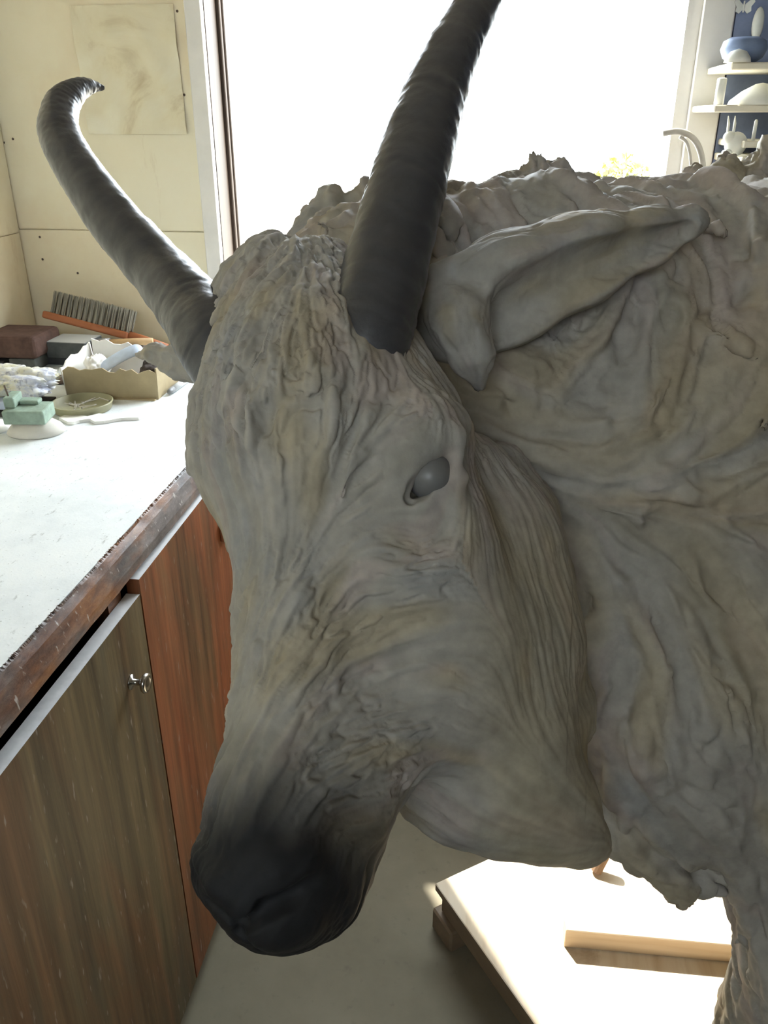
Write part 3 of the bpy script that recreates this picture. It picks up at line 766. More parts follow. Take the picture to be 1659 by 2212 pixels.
# ------------------------------------------------------------------ wall boards, doorway
zs = onY(300, 498, YB)[2]                       # joint between the wall boards
nail_m = simple('rusty_nail_head', (.10, .07, .05), .6)
MB().box((XL, YB-.006, .0), (XD0-.04, YB+.001, zs-.0015)).build('panel', M['wall'], bw)
MB().box((XL, YB-.006, zs+.0015), (XD0-.04, YB+.001, ZC)).build('panel', M['wall'], bw)
for u, v in ((28, 300), (383, 24), (398, 205), (86, 512), (92, 560), (168, 590), (345, 520)):
    p = onY(u, v, YB-.006)
    MB().lathe([(.0028, -.001), (.0030, .0005), (.0015, .0012)], 8, frame_mtx(p, (1, 0, 0), (0, -1, 0))).build('nail_head', nail_m, bw)
wl = bpy.data.objects['wall_left']
zs2 = onX(20, 506, XL)[2]
MB().box((XL-.001, YR, 0), (XL+.004, YB-.012, zs2-.0015)).build('panel', M['wall'], wl)
MB().box((XL-.001, YR, zs2+.0015), (XL+.004, YB-.012, ZC)).build('panel', M['wall'], wl)
p = onX(10, 308, XL+.004)
MB().lathe([(.0028, -.001), (.0030, .0005), (.0015, .0012)], 8, frame_mtx(p, (0, 1, 0), (1, 0, 0))).build('nail_head', nail_m, wl)
# casing and jamb
tl = struct(MB().box((XD0-.038, YB-.016, ZT+.001), (XD0, YB+.002, ZD+.06), .002).build('trim_1', M['white']))
jl = struct(MB().box((XD0-.03, YB+.004, ZSILL-.03), (XD0+.001, YB+TW+.01, ZD+.03)).build('trim_2', M['jamb']))
MB().box((XD0, YB+.085, ZSILL-.03), (XD0+.010, YB+.10, ZD), .002).build('door_stop', M['jamb'], jl)
MB().box((XD0, YB+.10, ZSILL-.03), (XD0+.014, YB+TW+.01, ZD), .002).build('door_stop', M['jamb'], jl)
tr = struct(MB().box((XD1+.028, YB-.016, 0), (XD1+.09, YB+.002, ZD+.06), .002).build('trim_3', M['white']))
jr = struct(MB().box((XD1, YB+.0, ZSILL-.03), (XD1+.03, YB+TW+.01, ZD+.03)).build('trim_4', M['white']))
struct(MB().box((XD0-.037, YB-.03, ZSILL-.03), (XD1+.088, YB+TW+.02, ZSILL), .004).build('trim_6', M['white']))
struct(MB().box((XD0-.03, YB+.002, ZD), (XD1+.03, YB+TW+.01, ZD+.04)).build('trim_5', M['jamb']))
struct(MB().box((WX0-.05, YR-.11, WZ0-.05), (WX1+.05, YR+.01, WZ0)).box((WX0-.05, YR-.11, WZ1), (WX1+.05, YR+.01, WZ1+.05))
       .box((WX0-.05, YR-.11, WZ0), (WX0, YR+.01, WZ1)).box((WX1, YR-.11, WZ0), (WX1+.05, YR+.01, WZ1)).box(((WX0+WX1)/2-.02, YR-.07, WZ0), ((WX0+WX1)/2+.02, YR-.03, WZ1)).build('added_rear_window', M['white']))  # frame round the added rear opening that lets in fill light
# stained sheet of thin paper pinned to the wall
n = N('yellowed_thin_sheet', .5, .3)
a = n.noise(5, None, 6, .6, 1.2)
n.color(n.ramp(a, [(.32, (.55, .45, .28)), (.45, (.74, .67, .48)), (.7, (.80, .76, .60))])); n.bump(a, .4, .01)
q0, q1 = onY(150, 12, YB-.008), onY(400, 290, YB-.008)
vs, fs = [], []
nx, nz = 22, 26
for j in range(nz+1):
    for i in range(nx+1):
        x = q0[0] + (q1[0]-q0[0])*i/nx + .006*(1-j/nz); z = q1[2] + (q0[2]-q1[2])*j/nz
        w = .004*(math.sin(i*.9+j*.35) + math.sin(j*.8-i*.3) + 2)*min(1, 4*(1-j/nz)+.2)
        vs.append((x, YB-.0075-w*.5, z))
off = len(vs); vs += [(x, y+.0006, z) for x, y, z in vs]
for j in range(nz):
    for i in range(nx):
        k = j*(nx+1)+i; fs.append((k, k+1, k+nx+2, k+nx+1)); fs.append((k+off, k+nx+1+off, k+nx+2+off, k+1+off))
tag(pydata('wall_sheet', vs, fs, n.m, None, True), 'thin yellowed rectangular sheet pinned flat on the cream wall left of the big window', 'sheet')

# ------------------------------------------------------------------ outdoors
struct(MB().box((-14, YB+TW, -.18), (14, 26, -.10)).build('ground', simple('pale_yard_ground', (.66, .60, .48), .9, .1, 3)))
YG = 1.90
g = [onY(u, v, YG) for u, v in ((1432, 288), (1462, 284), (1486, 290), (1503, 306), (1513, 328), (1518, 356), (1520, 400))]
arch = empty('curved_stand', (g[-1][0], YG, 0))
tag(arch, 'pale curved metal tube stand arching in front of the right window trim', 'stand')
rail_m = simple('pale_tube_paint', (.42, .40, .37), .4)
MB().tube(spline(g, 40), .0062, 12).build('outer_tube', rail_m, arch, True)
g2 = [onY(u, v, YG) for u, v in ((1468, 296), (1482, 306), (1489, 326), (1492, 350), (1494, 395))]
MB().tube(spline(g2, 30), .0032, 10).build('inner_tube', rail_m, arch, True)
MB().tube([(g[-1][0], YG, .012), tuple(g[-1])], .0062, 10).tube([(g2[-1][0], YG, .012), tuple(g2[-1])], .0032, 8).build('post', rail_m, arch)
MB().lathe([(.09, 0), (.09, .008), (.07, .014), (.01, .016)], 24, Matrix.Translation((g[-1][0]-.01, YG, 0))).build('foot_plate', rail_m, arch)
SY = 6.2; sp0 = onY(1345, 400, SY); SX, SZ = float(sp0[0]), float(sp0[2])
sh = empty('shrub', (SX, SY, -.10)); tag(sh, 'small yellowish green shrub in the bright yard beyond the window', 'shrub')
mb = MB()
for k in range(420):
    a, b = R.uniform(0, 6.28), math.acos(R.uniform(-1, 1)); r = .20*R.uniform(.55, 1)
    c = Vector((SX + r*math.sin(b)*math.cos(a), SY + r*math.sin(b)*math.sin(a), SZ + r*math.cos(b)))
    x = Vector((R.uniform(-1, 1), R.uniform(-1, 1), R.uniform(-.3, 1))).normalized(); y = x.orthogonal().normalized()
    v = [mb.bm.verts.new(c + q) for q in (-x*.035, y*.014, x*.04, -y*.014)]; mb.bm.faces.new(v)
tag(mb.build('foliage', simple('yellow_green_leaf', (.20, .20, .05), .6), sh), kind='stuff')
mb = MB()
for k in range(7):
    a = k*.9; mb.tube([(SX, SY, -.12), (SX+.08*math.cos(a), SY+.08*math.sin(a), .5*SZ), (SX+.12*math.cos(a), SY+.12*math.sin(a), SZ+.1)], [.012, .008, .003], 6)
mb.build('stem', M['jamb'], sh)

# ------------------------------------------------------------------ work bench with cabinets
YW0, YW1 = -1.6, YB-.008
top = empty('worktop', (XE-.3, .4, ZT-.05)); tag(top, 'long pale worn bench top with a dark stained front edge along the left wall', 'worktop')
mb = MB(); mb.box((XL+.004, YW0, ZT-.03), (XE-.006, YW1, ZT), 0)
mb.build('top_board', M['counter'], top)
# front edge strip, slightly rough along its upper corner
ys = np.concatenate([np.linspace(YW0, .2, 60)[:-1], np.linspace(.2, YW1, 1300)]); rs = np.random.RandomState(5); vs, fs = [], []
wob = vnoise(np.stack([ys*40, ys*0, ys*0], 1), 1.0)*.0006 + vnoise(np.stack([ys*9, ys*0, ys*0], 1), 1.0)*.0008
jag = np.abs(vnoise(np.stack([ys*330, ys*0, ys*0], 1), 1.0))*.004*(.4 + .6*(vnoise(np.stack([ys*25, ys*0+3, ys*0], 1), 1.0) > -.1))
za = .895
for y, w, jg in zip(ys, wob, jag):
    vs += [(XE-.0035-jg, y, ZT+.0004), (XE-.002+w*.9, y, ZT-.003+w*.8), (XE+.004, y, ZT-.014), (XE+.012, y, za+.012), (XE+.014+w*.5, y, za), (XE-.012, y, za), (XE-.02, y, ZT-.028)]
for i in range(len(ys)-1):
    for k in range(7):
        fs.append((i*7+k, i*7+(k+1) % 7, (i+1)*7+(k+1) % 7, (i+1)*7+k))
fs += [tuple(range(7)), tuple(range((len(ys)-1)*7, len(ys)*7))[::-1]]
pydata('edge_strip', vs, fs, M['apron'], top)
cab = empty('bench_cabinet', (XC-.3, .6, 0)); tag(cab, 'low wooden cabinet with stained brown doors under the pale bench top', 'cabinet')
XF = XC-.020
YA = onX(302, 1284, XC)[1]
mb = MB()
mb.box((XL+.03, YW0, .0), (XL+.05, YW1, .89)).box((XL+.03, YW0, .06), (XF-.02, YW1, .08)).box((XF-.06, YW0, 0), (XF-.04, YW1, .06))
mb.box((XL+.03, YW0, 0), (XF-.03, YW0+.02, .89)).box((XL+.03, YW1-.02, 0), (XF-.03, YW1, .89))
for y in (YA+.002, YA+.62, YA-.76):
    mb.box((XL+.05, y-.012, .08), (XF-.02, y+.012, .89))
mb.build('carcass', M['carcass'], cab)
st0, st1 = onX(238, 1330, XF)[1], onX(262, 1300, XF)[1]
MB().box((XF-.02, st0, .05), (XF-.001, st1+.004, .894)).build('stile', M['apron'], cab)
MB().box((XF-.02, YA+.60, .05), (XF-.001, YA+.64, .894)).build('stile', M['apron'], cab)
lit_edge = simple('lit_door_edge', (.62, .62, .62), .5, .1, 60)  # door tops coloured near white for the light falling on them
def door(y0, y1, z1, z1b, mat, name='door'):
    me = MB()
    v = [me.bm.verts.new(q) for q in ((XF, y0, .045), (XF, y1, .045), (XF, y1, z1b), (XF, y0, z1), (XC, y0, .045), (XC, y1, .045), (XC, y1, z1b), (XC, y0, z1))]
    for q in ((0, 1, 2, 3), (4, 5, 6, 7), (0, 1, 5, 4), (1, 2, 6, 5), (3, 0, 4, 7)): me.bm.faces.new([v[i] for i in q])
    f = me.bm.faces.new([v[i] for i in (2, 3, 7, 6)]); f.material_index = 1
    o = me.build(name, mat, cab); o.data.materials.append(lit_edge)
    return o
z1 = onX(302, 1284, XC)[2]; z0_ = onX(0, 1679, XC)[2]; yA0 = onX(0, 1679, XC)[1]
d1 = door(YA-.75, YA, z1, z1, M['door'])
za2, zb2 = onX(291, 1257, XC)[2], onX(447, 1041, XC)[2]
d2 = door(YA+.004, YA+.60, za2-.004, za2+.002, M['door_red'])
d3 = door(YA+.605, YW1-.002, .885, .885, M['door'])
d4 = door(YA-1.45, YA-.755, z1, z1, M['door_red'])
# knob of the near door
kp = onX(283, 1473, XC); kp = Vector((XC, kp[1], kp[2])); kax = (1, 0, 0)
kt = onX(312, 1475, XC)
Mk = frame_mtx(kp, (0, 1, 0), (1, 0, 0))
MB().lathe([(.011, 0), (.011, .0015), (.0045, .003), (.0042, .014), (.006, .016), (.0125, .018), (.0145, .021), (.0135, .0245), (.010, .0258), (.008, .0246), (.004, .0244)], 28, Mk).build('knob', M['metal'], d1, True)
# wooden turn button on the far door
lp = onX(486, 1158, XC)
mb = MB(); l0, l1 = onX(474, 1150, XC), onX(520, 1110, XC)
mb.box((XC, l0[1], l0[2]-.020), (XC+.012, l0[1]+.16, l0[2]+.020), .0015)
lt = mb.build('turn_button', M['door_red'], d2)
MB().lathe([(.004, 0), (.004, .002), (.001, .003)], 10, frame_mtx((XC+.012, l0[1]+.018, l0[2]), (0, 1, 0), (1, 0, 0))).build('screw', nail_m, d2)

# ------------------------------------------------------------------ things on the bench
def slab(name, u0, u1, vt, vb, Y, dep, mat, bev=.003, z0=None, rz=0.0, label=None, cat=None, group=None):
    a, b = onY(u0, vb, Y), onY(u1, vb, Y); t = onY((u0+u1)/2, vt, Y)
    zb = a[2] if z0 is None else z0
    c = Vector(((a[0]+b[0])/2, Y+dep/2, zb)); w = b[0]-a[0]
    mb = MB().box((-w/2, -dep/2, 0), (w/2, dep/2, t[2]-zb), bev, Matrix.Translation(c) @ Matrix.Rotation(rz, 4, 'Z'), 3)
    o = mb.build(name, mat); tag(o, label, cat, group); return o
brick_red = simple('reddish_brown_brick', (.10, .058, .046), .85, .25, 40, .2, .3); brick_dk = simple('dark_grey_brick', (.045, .045, .046), .85, .25, 40, .2, .3)
brick_gr = simple('greenish_grey_block', (.085, .088, .080), .8, .25, 40, .2, .3)
lo = slab('brick', 28, 82, 776, 835, 1.74, .12, brick_gr, .003, ZT, 0.05, 'greenish grey brick standing on the bench under the reddish brick', 'brick', 'bricks in the bench corner')
zt_ = lo.bound_box and max((lo.matrix_world @ Vector(c)).z for c in lo.bound_box)
lo2 = slab('brick', -40, 18, 780, 835, 1.74, .12, brick_dk, .003, ZT, 0.0, 'dark brick at the left picture edge under the reddish brick', 'brick', 'bricks in the bench corner')
zt2 = max(c[2] for c in lo2.bound_box); zt1 = max(c[2] for c in lo.bound_box); zr = max(zt1, zt2)
slab('brick', -40, 78, 728, 776, 1.735, .13, brick_red, .012, zr, 0.02, 'reddish brown brick with rounded corners lying on top of two darker bricks', 'brick', 'bricks in the bench corner')
b3 = slab('brick', 100, 185, 772, 835, 1.80, .11, brick_dk, .004, ZT, -.03, 'dark grey brick on the bench beneath the pale-topped block', 'brick', 'bricks in the bench corner')
zt3 = max(c[2] for c in b3.bound_box)
n = N('pale_topped_block', .85, .2); gm = n.new('ShaderNodeNewGeometry'); sp = n.new('ShaderNodeSeparateXYZ'); n.l(gm.outputs['Normal'], sp.inputs[0])
n.color(n.mix(n.ramp(sp.outputs['Z'], [(.6, 0), (.9, 1)]), n.ramp(n.noise(30), [(.3, (.05, .055, .055)), (.7, (.10, .105, .10))]), (.42, .42, .40)))  # upward faces mixed paler than the sides
slab('pale_top_block', 103, 190, 740, 776, 1.79, .085, n.m, .003, zt3, -.03, 'dark block with a pale top stacked behind the cardboard box', 'block')
slab('brick', 62, 132, 826, 846, 1.64, .06, simple('brown_offcut', (.12, .085, .07), .8), .004, ZT, .35, 'small brown brick offcut lying between the newspaper and the cardboard box', 'brick')

# torn cardboard box
bl, br = onZ(146, 860, ZT), onZ(343, 863, ZT)
bw_, bd_, bh = float(br[0]-bl[0]), .15, .070
box = empty('cardboard_box', ((bl[0]+br[0])/2, bl[1]+bd_/2, ZT)); tag(box, 'low open cardboard box with torn jagged rim on the bench', 'box')
def torn(a, b, lean, nseg, seed, hl, hr, mat, name):
    rr = random.Random(seed); vs, fs = [], []; a = Vector(a); b = Vector(b); nrm_ = (b-a).cross(Vector((0, 0, 1))).normalized()
    for i in range(nseg+1):
        t = i/nseg; p = a.lerp(b, t); h = hl + (hr-hl)*t + rr.uniform(-.006, .006)
        for q, s in ((0, 0), (1, 1), (1, 1), (0, 0)): pass
        vs += [p, p + Vector((0, 0, h)) + lean*h, p + Vector((0, 0, h)) + lean*h - nrm_*.003, p - nrm_*.003]
    for i in range(nseg):
        for k in range(4): fs.append((i*4+k, i*4+(k+1) % 4, (i+1)*4+(k+1) % 4, (i+1)*4+k))
    fs += [(0, 1, 2, 3), (nseg*4+3, nseg*4+2, nseg*4+1, nseg*4)]
    return pydata(name, vs, fs, mat, box)
z = Vector((0, 0, 0)); c00 = Vector((bl[0], bl[1], ZT)); c10 = Vector((br[0], br[1], ZT)); c01 = c00 + Vector((-.004, bd_, 0)); c11 = c10 + Vector((-.004, bd_, 0))
torn(c00, c10, Vector((0, -.05, 0)), 16, 1, .064, .060, M['card'], 'side_panel')
torn(c10, c11, Vector((.03, 0, 0)), 10, 2, .060, .055, M['card'], 'side_panel')
torn(c11, c01, z, 12, 3, .068, .086, M['cardin'], 'side_panel')
torn(c01, c00, Vector((-.10, 0, 0)), 10, 4, .085, .064, M['cardin'], 'side_panel')
MB().box((bl[0]+.004, bl[1]+.004, ZT), (br[0]-.004, bl[1]+bd_-.004, ZT+.003)).build('bottom_panel', M['card'], box)
def crumple(name, c, r, mat, seed, sub=5, amp=.28, parent=None, ripple=9):
    bm = bmesh.new(); bmesh.ops.create_icosphere(bm, subdivisions=sub, radius=1)
    V = np.array([v.co[:] for v in bm.verts]); d = np.abs(vnoise(V, 1.7, seed)) - .3 + .5*np.abs(vnoise(V, ripple*.45, seed+3)) - .15
    V = V*(1 + amp*d[:, None]*1.6)*np.array(r); zmin = V[:, 2].min()
    V[:, 2] = np.maximum(V[:, 2], -r[2]*.75)
    V = V + np.array(c)
    for v, q in zip(bm.verts, V): v.co = q
    me = bpy.data.meshes.new(name); bm.to_mesh(me); bm.free(); return link(name, me, mat, parent, True)
paper_bl = simple('bluish_wrapping_paper', (.52, .60, .74), .5, .2, 25)
ci = onY(248, 776, 1.64)
fa, fb = onY(212, 792, 1.635), onY(290, 757, 1.65); fa[2] = ZT+.040
tag(MB().tube(spline([fa, (fa+fb)/2 + W(0, 0, .003), fb, fb + W(.012, .006, -.006)], 24), [.017]*20 + [.016, .015, .013, .010], 20, True, .45, (0, -.5, 1)).build('folded_paper', paper_bl, None, True), 'folded pale blue paper roll sticking up out of the cardboard box', 'paper')
tag(crumple('crumpled_rag', (ci[0]+.078, 1.655, ZT+.036), (.024, .038, .026), simple('dark_brown_rag', (.07, .055, .05), .9), 9), 'dark crumpled rag stuffed in the right end of the cardboard box', 'rag')
tag(crumple('crumpled_tissue', (bl[0]+.032, 1.645, ZT+.040), (.022, .040, .032), M['cardin'], 14), 'white crumpled tissue in the left end of the cardboard box', 'tissue')

# hand brush leaning in the corner
bh0, bh1 = onY(108, 681, 1.93), onY(285, 727, 1.90); bh2 = onY(360, 752, 1.88)
br_ = empty('hand_brush', tuple(bh1)); tag(br_, 'bench brush with long grey bristles and an orange wooden handle leaning against the wall', 'brush')
axb = nrm(bh1-bh0); upb = nrm(onY(118, 622, 1.95)-bh0); upb = nrm(upb - axb*(upb@axb)); Lb = np.linalg.norm(bh1-bh0); hb = np.linalg.norm(onY(118, 622, 1.95)-bh0)*.93
dpb = np.cross(axb, upb)
or_w = mat_wood('orange_brown_wood', (.34, .11, .045), (.48, .18, .08), (.44, .16, .07), 'x', 22, False)
Mb = frame_mtx(bh0, axb, upb)
MB().box((-.012, -.017, -.010), (Lb*.98, .017, .008), .005, Mb, 3).build('brush_block', or_w, br_)
MB().tube([bh0+axb*Lb*.95, bh1+axb*.03, bh2], [.012, .010, .011], 12).build('handle', or_w, br_, True)
br_m = simple('grey_bristle', (.33, .305, .25), .8, .3, 120, .2, 0, 0, (1, 1, .1)); me0 = None
ntf = 15
for i in range(ntf):
    for j in (-1, 1):
        base = bh0 + axb*Lb*(.04 + .92*i/(ntf-1)) + dpb*.008*j
        if me0 is None or i % 5 == 0:
            mb = MB(); rr = random.Random(i*3+j)
            for k in range(14):
                a = rr.uniform(0, 6.28); r = .004*math.sqrt(rr.random()); o0 = Vector((r*math.cos(a), r*math.sin(a), .004)); sp_ = rr.uniform(.7, 1.2)
                mb.tube([o0, Vector((o0.x*sp_, o0.y*sp_, hb*.5)), Vector((o0.x*sp_*1.2 + rr.uniform(-.002, .002), o0.y*sp_*1.1, hb*rr.uniform(.93, 1.02)))], [.0011, .0010, .0006], 4, False)
            me0 = mb.build('bristle_tuft', br_m).data; bpy.data.objects.remove(bpy.data.objects['bristle_tuft'] if 'bristle_tuft' in bpy.data.objects and bpy.data.objects['bristle_tuft'].parent is None else [o for o in bpy.data.objects if o.data == me0][0])
        o = bpy.data.objects.new('bristle_tuft', me0); COL.objects.link(o); o.parent = br_
        bpy.context.view_layer.update(); o.matrix_parent_inverse = br_.matrix_world.inverted()
        o.matrix_world = frame_mtx(base, axb, upb)
# hammer behind the box
hm0, hm1, hm2 = onY(206, 744, 1.82), onY(238, 741, 1.82), onY(330, 738, 1.84)
hm = empty('hammer', tuple(hm1)); tag(hm, 'hammer with a grey cylindrical head and pale wooden handle behind the cardboard box', 'hammer')
MB().tube([hm0, hm0+(hm1-hm0)*.1, hm1], [.011, .0125, .012], 16).build('hammer_head', simple('dull_steel', (.26, .25, .24), .5, .15, 30, .4, 0, .4), hm, True)
MB().tube([hm1, (hm1+hm2)/2 + W(0, 0, .002), hm2], [.009, .0075, .009], 12).build('handle', simple('pale_ash_wood', (.50, .33, .17), .6), hm, True)
slab('wood_block', 196, 300, 752, 790, 1.80, .08, simple('plain_brown_block', (.14, .11, .09), .8), .004, ZT, .02, 'brown wooden block carrying the hammer behind the cardboard box', 'block')  # block in one dark brown wood colour

# round tin lid with nails
pc = onZ(180, 884, ZT); pr_ = .058
dish = empty('tin_lid', (pc[0], pc[1], ZT)); tag(dish, 'shallow round olive tin lid holding loose nails in front of the cardboard box', 'lid')
MB().lathe([(pr_*.93, 0), (pr_*.97, .003), (pr_, .013), (pr_*1.03, .015), (pr_*1.03, .017), (pr_*.97, .017), (pr_*.94, .004), (.001, .003)], 40, Matrix.Translation((pc[0], pc[1], ZT))).build('lid_body', simple('olive_painted_tin', (.33, .31, .19), .45, .15, 15, .4), dish, True)
steel = simple('bright_nail_steel', (.62, .60, .58), .3, .1, 40, .5, 0, .8)
for k in range(11):
    a = R.uniform(0, 3.14); c = Vector((pc[0] + R.uniform(-.03, .035), pc[1] + R.uniform(-.03, .03), ZT+.0065 + .0035*(k % 3))); d = Vector((math.cos(a), math.sin(a), R.uniform(-.05, .12)))*.016
    o = MB().tube([c-d, c+d*.9, c+d], [.0011, .0011, .0003], 6).tube([c-d, c-d*.95], .0026, 8).build('nail', steel)
    tag(o, 'small loose steel nail lying in the round tin lid', 'nail', 'nails in the tin lid')
# foam lump, green block, newspaper
gp = onZ(80, 934, ZT)
tag(MB().lathe([(.050, 0), (.053, .004), (.046, .014), (.034, .022), (.018, .027), (.001, .028)], 26, Matrix.Translation((gp[0], gp[1], ZT)) @ Matrix.Rotation(.2, 4, 'Z') @ Matrix.Diagonal((1, .8, 1, 1))).build('plaster_mound', simple('white_plaster_mound', (.68, .65, .58), .85, .1, 20), None, True),
    'white plaster mound under the green foam block at the front of the bench clutter', 'plaster')
gb = empty('foam_block', (gp[0]-.004, gp[1], ZT+.027)); tag(gb, 'stepped pale green foam block with a nail stuck in it', 'block')
gm_ = simple('green_foam', (.28, .36, .29), .9, .2, 50, .2, .3)
Mg = Matrix.Translation((gp[0]-.006, gp[1], ZT+.025)) @ Matrix.Rotation(.12, 4, 'Z') @ Matrix.Rotation(.06, 4, 'X')
MB().box((-.040, -.028, 0), (.036, .028, .026), .003, Mg, 2).box((-.040, -.012, .0255), (-.020, .028, .046), .003, Mg, 2).box((-.020, .006, .0255), (.016, .028, .034), .003, Mg, 2).build('block_body', gm_, gb)
MB().tube([Mg @ Vector((-.033, .0, .044)), Mg @ Vector((-.036, .0, .066))], .0016, 8).build('nail', nail_m, gb)
n = N('crumpled_newsprint', .8, .2); f = n.noise(14, None, 4, .6, 1.0); g_ = n.noise(120, n.mapping((1, 1, .4)), 2)
n.color(n.mix(n.ramp(g_, [(.55, 0), (.66, .6)]), n.ramp(f, [(.3, (.42, .46, .62)), (.45, (.70, .70, .70)), (.6, (.66, .62, .40)), (.75, (.72, .73, .76))]), (.22, .22, .30)))
np_ = onZ(40, 872, ZT)
tag(slab('pale_slab', -60, 44, 868, 900, 1.44, .12, simple('pale_blue_slab', (.46, .52, .64), .7, .1), .003, ZT+.010, .03), 'pale blue slab under the crumpled newspaper', 'slab')
tag(slab('dark_board', -60, 56, 898, 918, 1.425, .13, simple('dark_board_offcut', (.07, .065, .06), .8), .002, ZT, .03), 'dark flat board under the pale blue slab', 'board')
zsl = max(c[2] for c in bpy.data.objects['pale_slab'].bound_box)
nc = onY(30, 850, 1.50)
tag(crumple('newspaper', (nc[0]-.01, 1.51, zsl+.020), (.10, .055, .028), n.m, 21, 5, .30, None, 12), 'crumpled newspaper heap on the pale blue slab at the left picture edge', 'newspaper')
ww = onZ(0, 928, ZT)
tag(MB().lathe([(.034, 0), (.036, .004), (.030, .010), (.001, .012)], 20, Matrix.Translation((ww[0]-.015, ww[1], ZT))).build('plaster_scrap', M['cardin'], None, True), 'flat white plaster scrap by the left picture edge', 'plaster')
# thin torn plaster shard
pts = [(128, 908), (140, 903), (165, 902), (190, 905), (215, 899), (240, 902), (262, 903), (312, 903), (300, 908), (262, 909), (225, 916), (205, 917), (195, 911), (172, 914), (160, 918), (146, 917)]
vs = [tuple(onZ(u, v, ZT)) for u, v in pts]; kk = len(vs); vs2 = [(x, y, ZT+.006) for x, y, z_ in vs]
tag(pydata('plaster_shard', [(x, y, ZT+.0003) for x, y, z_ in vs] + vs2, [tuple(range(kk))[::-1], tuple(range(kk, 2*kk))] + [(i, (i+1) % kk, (i+1) % kk+kk, i+kk) for i in range(kk)], M['cardin']),
    'thin jagged white plaster shard lying in front of the tin lid', 'plaster')
t0, t1 = onZ(364, 856, ZT), onZ(408, 824, ZT)
pn = empty('marker_pen', tuple(t0)); tag(pn, 'grey marker pen lying on the white bench to the right of the cardboard box', 'pen')
t0[2] += .0075; t1[2] += .0075
MB().tube([t0+(t1-t0)*.22, t1], .0070, 14).build('pen_body', simple('grey_pen_plastic', (.55, .56, .56), .4), pn, True)
MB().tube([t0, t0+(t1-t0)*.05, t0+(t1-t0)*.22], [.002, .0055, .0072], 14).build('pen_cap', simple('dark_pen_cap', (.16, .16, .16), .4), pn, True)

# ------------------------------------------------------------------ shelf by the doorway
YS = 1.80
shelf_wood = simple('pale_shelf_paint', (.72, .68, .56), .6, .08, 20)
flare_bd = simple('flare_tinted_backing', (.20, .24, .36), .7, .35, 9)  # blue-grey flare haze painted into the board's colour
sx0 = float(onY(1545, 200, YB)[0])+.015
su = empty('wall_shelves', (.9, YB-.1, 0)); tag(su, 'pale wall shelves with a flare-tinted blue grey backing to the right of the window', 'shelf')
MB().box((sx0, YB-.012, 1.0), (sx0+1.2, YB-.001, 2.2)).build('backing_board', flare_bd, su)
s_lv = []
for (u, v, x0u) in ((1640, 142, 1580), (1600, 234, 1543), (1640, 312, 1606)):
    p = onY(u, v, YS); x0 = onY(x0u, v, YS)[0]
    MB().box((x0, YS, p[2]-.006), (sx0+1.2, YB-.012, p[2]+.006), .002).build('shelf_board', shelf_wood, su); s_lv.append(p[2]+.006)
zb = onY(1578, 338, YS)[2]
MB().box((sx0, YS-.02, zb-.014), (sx0+1.2, YB-.012, zb), .002).build('shelf_board', shelf_wood, su)
MB().box((sx0+1.2, YS-.02, .0), (sx0+1.22, YB-.001, 2.2)).build('side_board', shelf_wood, su)
whitec = simple('white_glazed_clay', (.74, .75, .70), .4, .06, 30)
# rabbit figurine
rb = onY(1580, 338, YS+.03); rb[2] = zb
rab = empty('rabbit_figurine', tuple(rb)); tag(rab, 'small white rabbit figurine with upright ears on the lowest shelf', 'figurine')
sc = .021
mb = MB(); mb.ball(rb+W(.004, 0, sc*1.0), (sc*1.0, sc*.8, sc*1.05), 3).ball(rb+W(-.011, -.004, sc*1.55), (sc*.55, sc*.5, sc*.55), 3).ball(rb+W(-.012, -.01, sc*.3), (sc*.5, sc*.4, sc*.3), 2)
mb.build('rabbit_body', whitec, rab, True)
for dx in (-.015, -.004):
    MB().tube([rb+W(dx, -.002, sc*1.9), rb+W(dx*1.05, -.002, sc*2.7), rb+W(dx*1.15-.001, -.001, sc*3.35)], [.0045, .0052, .0014], 10, True, .5).build('ear', whitec, rab, True)
# white mound, roll, jug, candle, hanging pieces
mp = onY(1640, 225, YS+.05); mp[2] = s_lv[1]
tag(MB().lathe([(.058, 0), (.055, .008), (.035, .024), (.012, .036), (.001, .038)], 22, Matrix.Translation(mp)).build('plaster_cone', whitec, None, True), 'low white plaster cone on the middle shelf', 'plaster')
rp = onY(1552, 225, YS+.03); rp[2] = s_lv[1]
tag(MB().lathe([(.008, 0), (.009, .002), (.009, .044), (.007, .046)], 16, Matrix.Translation(rp)).build('white_roll', whitec, None, True), 'thin white upright roll at the left end of the middle shelf', 'roll')
cp = onY(1626, 306, YS+.03); cp[2] = s_lv[2]
tag(MB().lathe([(.0035, 0), (.0035, .034), (.0015, .037)], 12, Matrix.Translation(cp)).build('candle', whitec, None, True), 'thin white candle standing beside the rabbit figurine', 'candle')
jp = onY(1602, 134, YS+.06); jp[2] = s_lv[0]
jm = simple('blue_grey_glaze', (.20, .26, .40), .4, .15, 20)
jug = empty('glazed_bowl', tuple(jp)); tag(jug, 'rounded blue grey glazed bowl lying on the top shelf', 'bowl')
MB().lathe([(.020, 0), (.036, .010), (.042, .024), (.038, .038), (.026, .044), (.023, .042), (.033, .036), (.036, .024), (.001, .006)], 24, Matrix.Translation(jp)).build('bowl_body', jm, jug, True)
wp = onY(1566, 142, YS+.02); wp[2] = s_lv[0]
tag(MB().lathe([(.024, 0), (.022, .008), (.014, .018), (.001, .022)], 20, Matrix.Translation(wp + W(.018, -.012, 0))).build('white_cup', whitec, None, True), 'small white upturned cup at the left end of the top shelf', 'cup')
hp = onY(1637, 52, YB-.03)
tag(MB().ball(hp, (.011, .010, .030), 3).build('hanging_mould', whitec, None, True), 'pale oval plaster mould hung on the flare-tinted backing above the shelves', 'mould')
bp = onY(1607, 12, YB-.018)
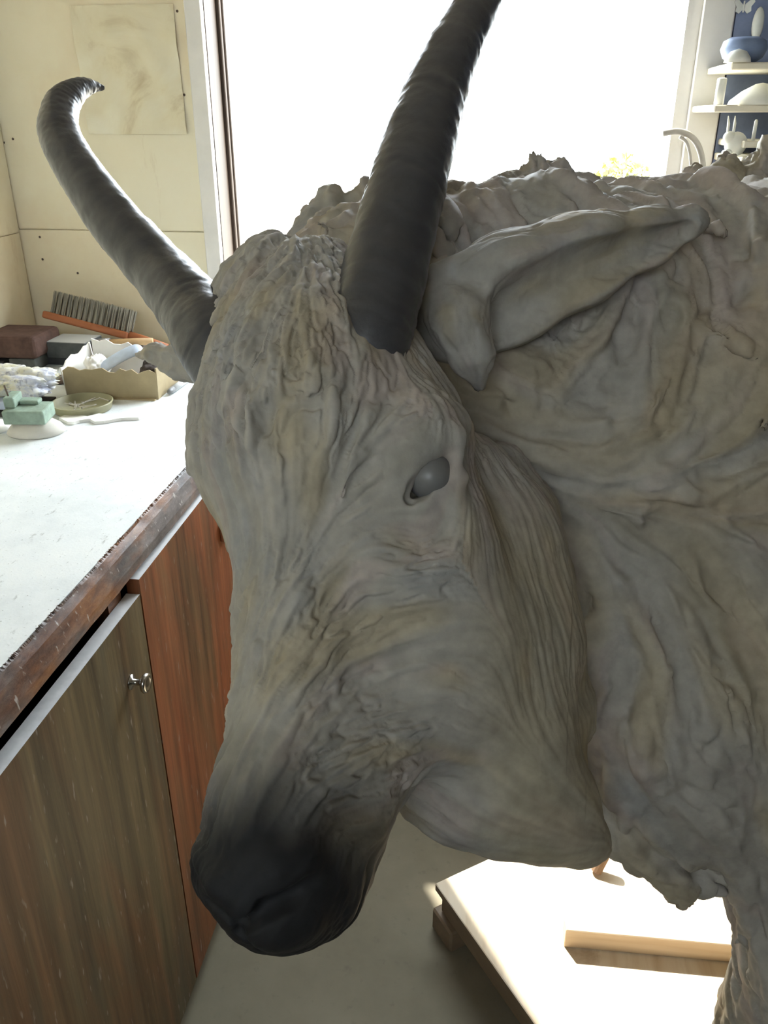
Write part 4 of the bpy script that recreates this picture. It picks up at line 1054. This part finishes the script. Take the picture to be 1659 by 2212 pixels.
bt_ = empty('butterfly_ornament', tuple(bp)); tag(bt_, 'white butterfly ornament hung high on the flare-tinted backing', 'ornament')
for sgn in (-1, 1):
    c = Vector(bp); q = [(0, 0), (.016, .014), (.020, .006), (.014, -.002), (.015, -.010), (.008, -.014), (0, -.006)]
    vs = [c + Vector((sgn*x, -.004*abs(x)/.02, z_)) for x, z_ in q]; kk = len(vs); vs += [v + Vector((0, .003, 0)) for v in vs]
    pydata('wing', vs, [tuple(range(kk)), tuple(range(kk, 2*kk))[::-1]] + [(i, (i+1) % kk, (i+1) % kk+kk, i+kk) for i in range(kk)], whitec, bt_)
MB().tube([bp + W(0, -.001, -.012), bp + W(0, -.001, .008)], .0016, 8).build('ornament_body', whitec, bt_)

# ------------------------------------------------------------------ plywood base on the floor
ZP = .13
b0 = onZ(940, 1908, ZP); e1 = Vector((.812, .584, 0)).normalized(); e2 = Vector((.584, -.812, 0)).normalized(); LE1, LE2 = 1.42, 1.22
plat = empty('plywood_base', tuple(Vector(b0) + e1*LE1/2 + e2*LE2/2 - Vector((0, 0, ZP)))); tag(plat, 'low knotty plywood base on timber bearers on the floor under the goat', 'base')
Mp = frame_mtx((b0[0], b0[1], 0), e2, (0, 0, 1))      # local x along e2, local y along e1
ply_top = MB().box((0, 0, ZP-.018), (LE2, LE1, ZP), .0015, Mp).build('plywood_sheet', M['ply'], plat)
ply_top.data.materials.append(M['oldtimber_and_shade'])
for f in ply_top.data.polygons:
    if abs(f.normal.z) < .5: f.material_index = 1  # sheet sides get dirty timber colour, darkened to stand in for shade
for y in (.012, .45, .9, LE1-.062):
    MB().box((.006, y, ZP-.075), (LE2-.01, y+.05, ZP-.0185), .003, Mp).build('bearer', M['oldtimber_and_shade'], plat)
for x in (.012, .58, LE2-.06):
    MB().box((x-.02, .0, .0), (x+.05, LE1-.0, ZP-.0755), .004, Mp).build('runner', M['oldtimber_and_shade'], plat)
w0, w1 = onZ(1218, 2046, ZP), onZ(1605, 2082, ZP); wd = Vector(w1-w0).normalized()
Mw = frame_mtx((w0[0], w0[1], ZP), wd, (0, 0, 1))
tag(MB().box((0, 0, .0003), (.50, .034, .044), .0015, Mw).build('timber_strip', M['timber']), 'straight pine timber strip lying on the plywood base beside the foreleg', 'timber')
s0 = onZ(1287, 1886, ZP); s1_ = s0 + W(.022, .025, .055)
tag(MB().tube([s0 + W(0, 0, .004), s0 + (s1_-s0)*.5 + W(.002, 0, .004), s1_], [.0105, .0105, .009], 12).build('wooden_peg', simple('brown_peg_wood', (.16, .10, .06), .7)), 'short brown wooden peg stuck upright in the sunlit plywood base', 'peg')
